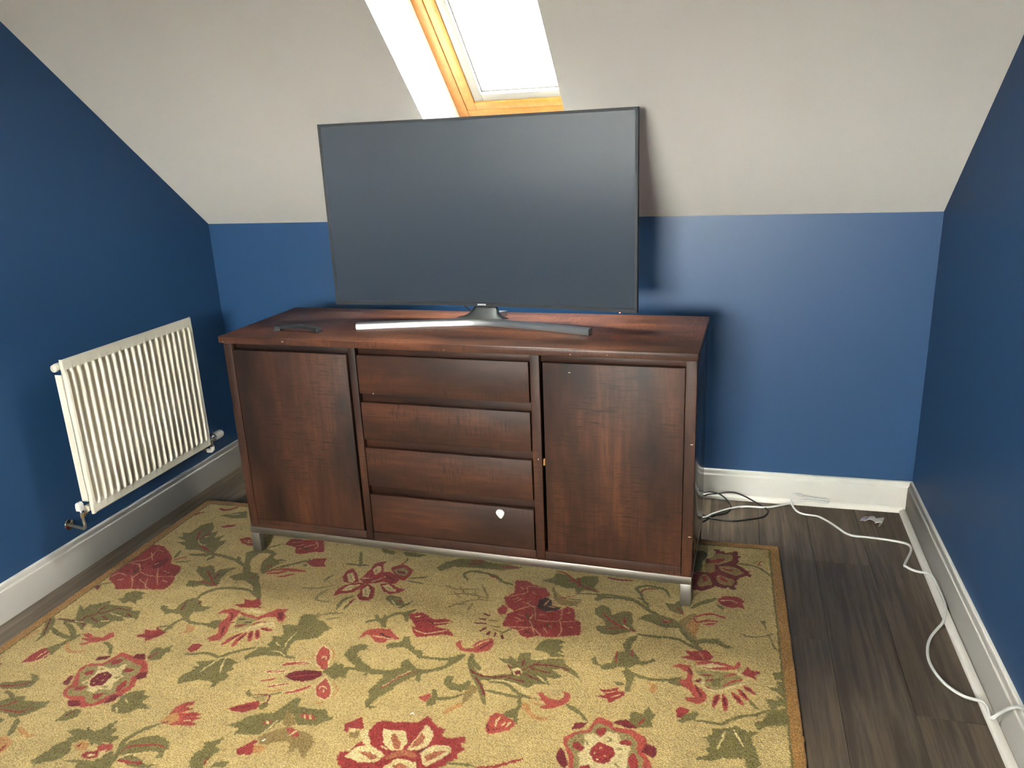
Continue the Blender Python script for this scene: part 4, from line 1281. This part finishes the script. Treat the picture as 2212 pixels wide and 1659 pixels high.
# ------------------------------------------------------------------ radiator
def radiator():
    Y0, Y1, Z0, Z1 = -1.071, -.416, .2547, .8048; X0 = XL
    root = tag(empty('radiator', (X0+.12, (Y0+Y1)/2, .20), 0), 'cream white ribbed panel radiator mounted on the left blue wall', 'radiator')
    ox, oy, oz = root.location; L = lambda p: (p[0]-ox, p[1]-oy, p[2]-oz)
    xf = X0+.158
    # front panel: pressed sheet with upright ribs
    n = 20; pitch = (Y1-Y0-.026)/n; ys = [Y0, Y0+.001]; prof = []
    bm = bmesh.new()
    zs = [(Z0, 0), (Z0+.004, 1), (Z0+.030, 1), (Z0+.042, 2), (Z1-.048, 2), (Z1-.036, 1), (Z1-.005, 1), (Z1, 0)]
    cols = [(Y0, -.010, -.010, -.010), (Y0, -.004, -.004, -.004), (Y0+.003, 0, 0, .004), (Y0+.011, 0, 0, .006)]
    # columns: y, depth of edge row, depth of flat rows, depth of ribbed rows
    for k in range(n):
        a = Y0+.013+k*pitch
        for f, d in ((.0, -.004), (.09, -.010), (.18, -.0135), (.30, -.0145), (.42, -.0135), (.50, -.009), (.57, -.002), (.64, .0035), (.71, .0050), (.79, .0046), (.88, .0024), (.95, -.0005)):
            cols.append((a+f*pitch, -.003, 0, d))
    cols += [(Y1-.013, -.003, 0, 0), (Y1-.005, -.003, 0, .003), (Y1-.002, -.003, 0, .0), (Y1, -.006, -.006, -.006), (Y1, -.010, -.010, -.010)]
    grid = []
    for z, kind in zs:
        grid.append([bm.verts.new(L((xf+c[1+kind], c[0], z))) for c in cols])
    for A, B in zip(grid, grid[1:]):
        for i in range(len(cols)-1): bm.faces.new((A[i], A[i+1], B[i+1], B[i]))
    o = obj('front_panel', bm, M_RAD, root, auto=28)
    md = o.modifiers.new('sheet', 'SOLIDIFY'); md.thickness = .0016; md.offset = -1
    # rear panel and convector fins between
    bm = bmesh.new(); rings = []; k = 0; y = Y0+.004
    fl = []
    while y < Y1-.004:
        fl.append((X0+(.125 if k % 2 else .143), y)); fl.append((X0+(.125 if k % 2 else .143), y+.014)); y += .0165; k += 1
    pts = [(x, yy) for x, yy in fl]
    prev = None
    for x, yy in pts:
        cur = (bm.verts.new(L((x, yy, .300))), bm.verts.new(L((x, yy, .752))))
        if prev: bm.faces.new((prev[0], cur[0], cur[1], prev[1]))
        prev = cur
    add_box(bm, X0+.118-ox, X0+.144-ox, Y0+.001-oy, Y0+.0035-oy, .300-oz, .752-oz)
    o = obj('convector_fins', bm, M_RAD, root)
    def lat(nm, prof, org, ax, mat, parent=root, label=None):
        bm = bmesh.new(); add_lathe(bm, prof, L(org), ax); o = obj(nm, bm, mat, parent, auto=40)
        if label: o['label'] = label
        return o
    xc = X0+.128
    # horizontal water channels at top and bottom behind the front sheet
    bm = bmesh.new()
    for z in (Z0+.022, Z1-.024):
        add_tube(bm, [L((xc+.008, Y0-.006, z)), L((xc+.008, Y1+.004, z))], .0125, 14)
    for yy in (Y0+.22, Y1-.08):
        add_box(bm, X0+.0005-ox, X0+.12-ox, yy-.012-oy, yy+.012-oy, .32-oz, .35-oz)
        add_box(bm, X0+.0005-ox, X0+.12-ox, yy-.012-oy, yy+.012-oy, Z1-.08-oz, Z1-.05-oz)
    obj('water_channel', bm, M_RAD, root, auto=40)['kind'] = 'stuff'
    lat('air_vent_plug', [(0, .0125), (.009, .0125), (.010, .0115), (.0101, .008), (.005, .0078), (.0051, .003)], (xc+.006, Y0-.004, .778), (0, -1, 0), M_RAD)
    # lockshield valve on the near end
    zv = .268; yv = Y0-.020
    lat('tail_nut', [(0, .010), (.004, .0135), (.012, .0135), (.014, .010)], (xc, Y0-.002, zv), (0, -1, 0), M_CHROME)
    b = lat('lockshield_valve', [(0, .007), (.002, .0105), (.014, .0115), (.026, .0105), (.030, .007)], (xc, yv, zv-.017), (0, 0, 1), M_CHROME)
    bm = bmesh.new(); add_tube(bm, [L((xc, Y0-.012, zv)), L((xc, yv-.002, zv))], .0095, 12)
    obj('valve_neck', bm, M_CHROME, root, auto=40)
    bm = bmesh.new(); ring = [(a, b) for a, b in ((-.009, 0), (.009, 0), (.010, .012), (.0085, .024), (.004, .030), (-.004, .030), (-.0085, .024), (-.010, .012))]
    add_loft(bm, [[L((xc+a*(.8 if False else 1), yv-.004+d, zv+.010+z)) for a, z in ring] for d in (-.009, .009)])
    obj('valve_cap', bm, M_PLAST, root, auto=35)
    P = catmull([(xc, yv-.001, zv-.015), (xc, yv, zv-.035), (xc-.001, yv+.002, .214), (xc-.012, yv+.006, .204), (xc-.045, yv+.02, .197), (X0+.012, yv+.048, .185), (X0+.001, yv+.055, .183)], 5)
    tube('supply_pipe', [L(p) for p in P], .0055, M_COPPER, root, 12)
    lat('pipe_collar', [(0, .020), (.002, .019), (.006, .009)], (X0+.0005, yv+.055, .183), (1, 0, 0), M_CHROME)
    # thermostatic valve on the far end
    yt = Y1+.012; zt = .262
    lat('valve_body', [(0, .009), (.004, .013), (.012, .0135), (.014, .011), (.050, .011), (.056, .014), (.060, .0165), (.068, .0165), (.069, .015)], (xc-.008, yt-.012, zt), (0, 1, 0), M_CHROME)
    h = lat('thermostat_head', [(0, .015), (.002, .0175), (.030, .0185), (.034, .0178), (.036, .0185), (.048, .017), (.056, .012), (.058, .004)], (xc-.008, yt+.0575, zt), (0, 1, 0), M_PLAST)
    P = catmull([(xc-.008, yt+.040, zt-.008), (xc-.008, yt+.040, .235), (xc-.009, yt+.040, .219), (xc-.022, yt+.040, .209), (X0+.03, yt+.04, .206), (X0+.001, yt+.04, .206)], 5)
    tube('supply_pipe', [L(p) for p in P], .0058, M_COPPER, root, 12)
    bm = bmesh.new(); add_tube(bm, [L((xc-.009, yt+.040, .226)), L((xc-.009, yt+.040, .212)), L((xc-.016, yt+.040, .206)), L((xc-.034, yt+.040, .205))], .0095, 12)
    o = obj('pipe_sleeve', bm, M_PLAST, root, auto=50); o['label'] = 'white plastic sleeve'
radiator()

# ------------------------------------------------------------------ cables and litter on the floor
wp = WHITE1 + [(.952, -.440, .005), (.954, -.452, .005), (.971, -.472, .005), (.990, -.490, .010), (1.006, -.506, .0175), (1.017, -.522, .018), (1.021, -.556, .018), (1.021, -.620, .018), (1.0195, -.684, .018), (1.010, -.735, .018), (.995, -.778, .009), (.972, -.813, .005), (.948, -.855, .005), (.930, -.904, .005), (.920, -.961, .005), (.922, -1.008, .005), (.932, -1.052, .005), (.950, -1.086, .005), (.973, -1.110, .005), (.992, -1.124, .010), (1.006, -1.140, .018), (1.012, -1.160, .019), (1.010, -1.180, .020), (1.008, -1.196, .019), (1.011, -1.206, .024), (1.018, -1.208, .034), (1.0215, -1.216, .048), (1.022, -1.232, .066), (1.022, -1.250, .086), (1.026, -1.266, .104), (1.033, -1.285, .122), (1.038, -1.32, .137), (1.040, -1.38, .152), (1.0405, -1.5, .18), (1.0405, -1.7, .22)]
tag(tube('extension_cable', catmull([(-.1, -.25, .0045), (.1, -.25, .0045)] + wp, 5), .0042, M_WCORD, None, 10), 'long white cable winding over the floor from behind the sideboard up the right skirting', 'cable')
tag(tube('power_cord', catmull([(.02, -.10, .02), (.16, -.05, .012)] + BLK1 + [(.20, -.12, .005), (.05, -.10, .005)], 5), .0030, M_CORD), 'black cord in the larger loop on the floor beside the sideboard', 'cable', 'black cords beside the sideboard')
tag(tube('power_cord', catmull([(.02, -.06, .012), (.16, -.04, .022)] + BLK2 + [(.2, -.30, .0035), (.05, -.32, .0035)], 5), .0028, M_CORD), 'black cord in the smaller loop on the floor beside the sideboard', 'cable', 'black cords beside the sideboard')
def note():
    # folded paper slip, curled up at one end
    o = Vector((.8640, -.0960, 0)); d = Vector((.93, -.36, 0)).normalized(); e = Vector((.30, .95, 0)).normalized()
    root = tag(empty('paper_slip', (.885, -.10, 0)), 'crumpled white folded paper slip with dark lines on the floor by the corner', 'paper')
    org = Vector((.885, -.10, 0)); m = plain('white paper', (.78, .75, .74), .7); ml = plain('lilac paper', (.56, .50, .62), .6); mk = plain('dark print', (.05, .04, .07), .6)
    def sheet(nm, f, n, wd, mat, base, lift=0, tw=0):
        bm = bmesh.new(); top = []; 
        for i in range(n+1):
            s = i/n; p, z = f(s); w = wd*(1-.25*max(0, s-.7)/.3)
            top.append([bm.verts.new(base+d*p+e*(w*q/4-tw*s*q/4*.02)-org+Vector((0, 0, z+.0012*math.sin(q+4*s)+lift))) for q in range(5)])
        for A, B in zip(top, top[1:]):
            for q in range(4): bm.faces.new((A[q], A[q+1], B[q+1], B[q]))
        x = obj(nm, bm, mat, root, auto=60); mm = x.modifiers.new('t', 'SOLIDIFY'); mm.thickness = .0006; mm.offset = 0
        return x
    b = o+e*-.036
    s = sheet('lilac_end', lambda s: (.017*s, .004+.004*s), 4, .036, ml, b); s['label'] = 'lilac printed end'
    sheet('fold', lambda s: (.017+.036*s, .008+.010*math.sin(s*2.6)), 10, .036, m, b)
    sheet('fold', lambda s: (.006+.052*s, .003+.006*math.sin(s*3)), 8, .012, m, b+e*.036)
    sheet('curl', lambda s: (.050+.024*math.sin(s*2.6), .016-.010*s+.012*math.sin(s*3.1)), 12, .052, m, b+d*.004-e*.018)
    for a, w in ((.0165, .0022), (.0205, .0008), (.0235, .0016)):
        sheet('printed_line', lambda s, a=a, w=w: (a+w*s, .0092+(.003 if a > .02 else .0)+(a-.0165)*.28), 1, .034, mk, b+e*.001)
note()
def lint(nm, x, y, lab):
    bm = bmesh.new(); rnd = random.Random(x)
    for k in range(7):
        a = rnd.uniform(0, 6.28); l = rnd.uniform(.003, .007)
        add_tube(bm, [(0, 0, .001), (math.cos(a)*l*.5, math.sin(a)*l*.5, .003), (math.cos(a)*l, math.sin(a)*l, .0015)], .0007, 5)
    o = obj(nm, bm, M_PLAST); o.location = (x, y, .0125); tag(o, lab, 'lint')
lint('lint_scrap', LINT[0][0], LINT[0][1], 'tiny white scrap of fluff on the rug above the big bottom flower')
lint('lint_scrap', LINT[1][0], LINT[1][1], 'tiny white scrap of fluff on the rug beside a red bud')
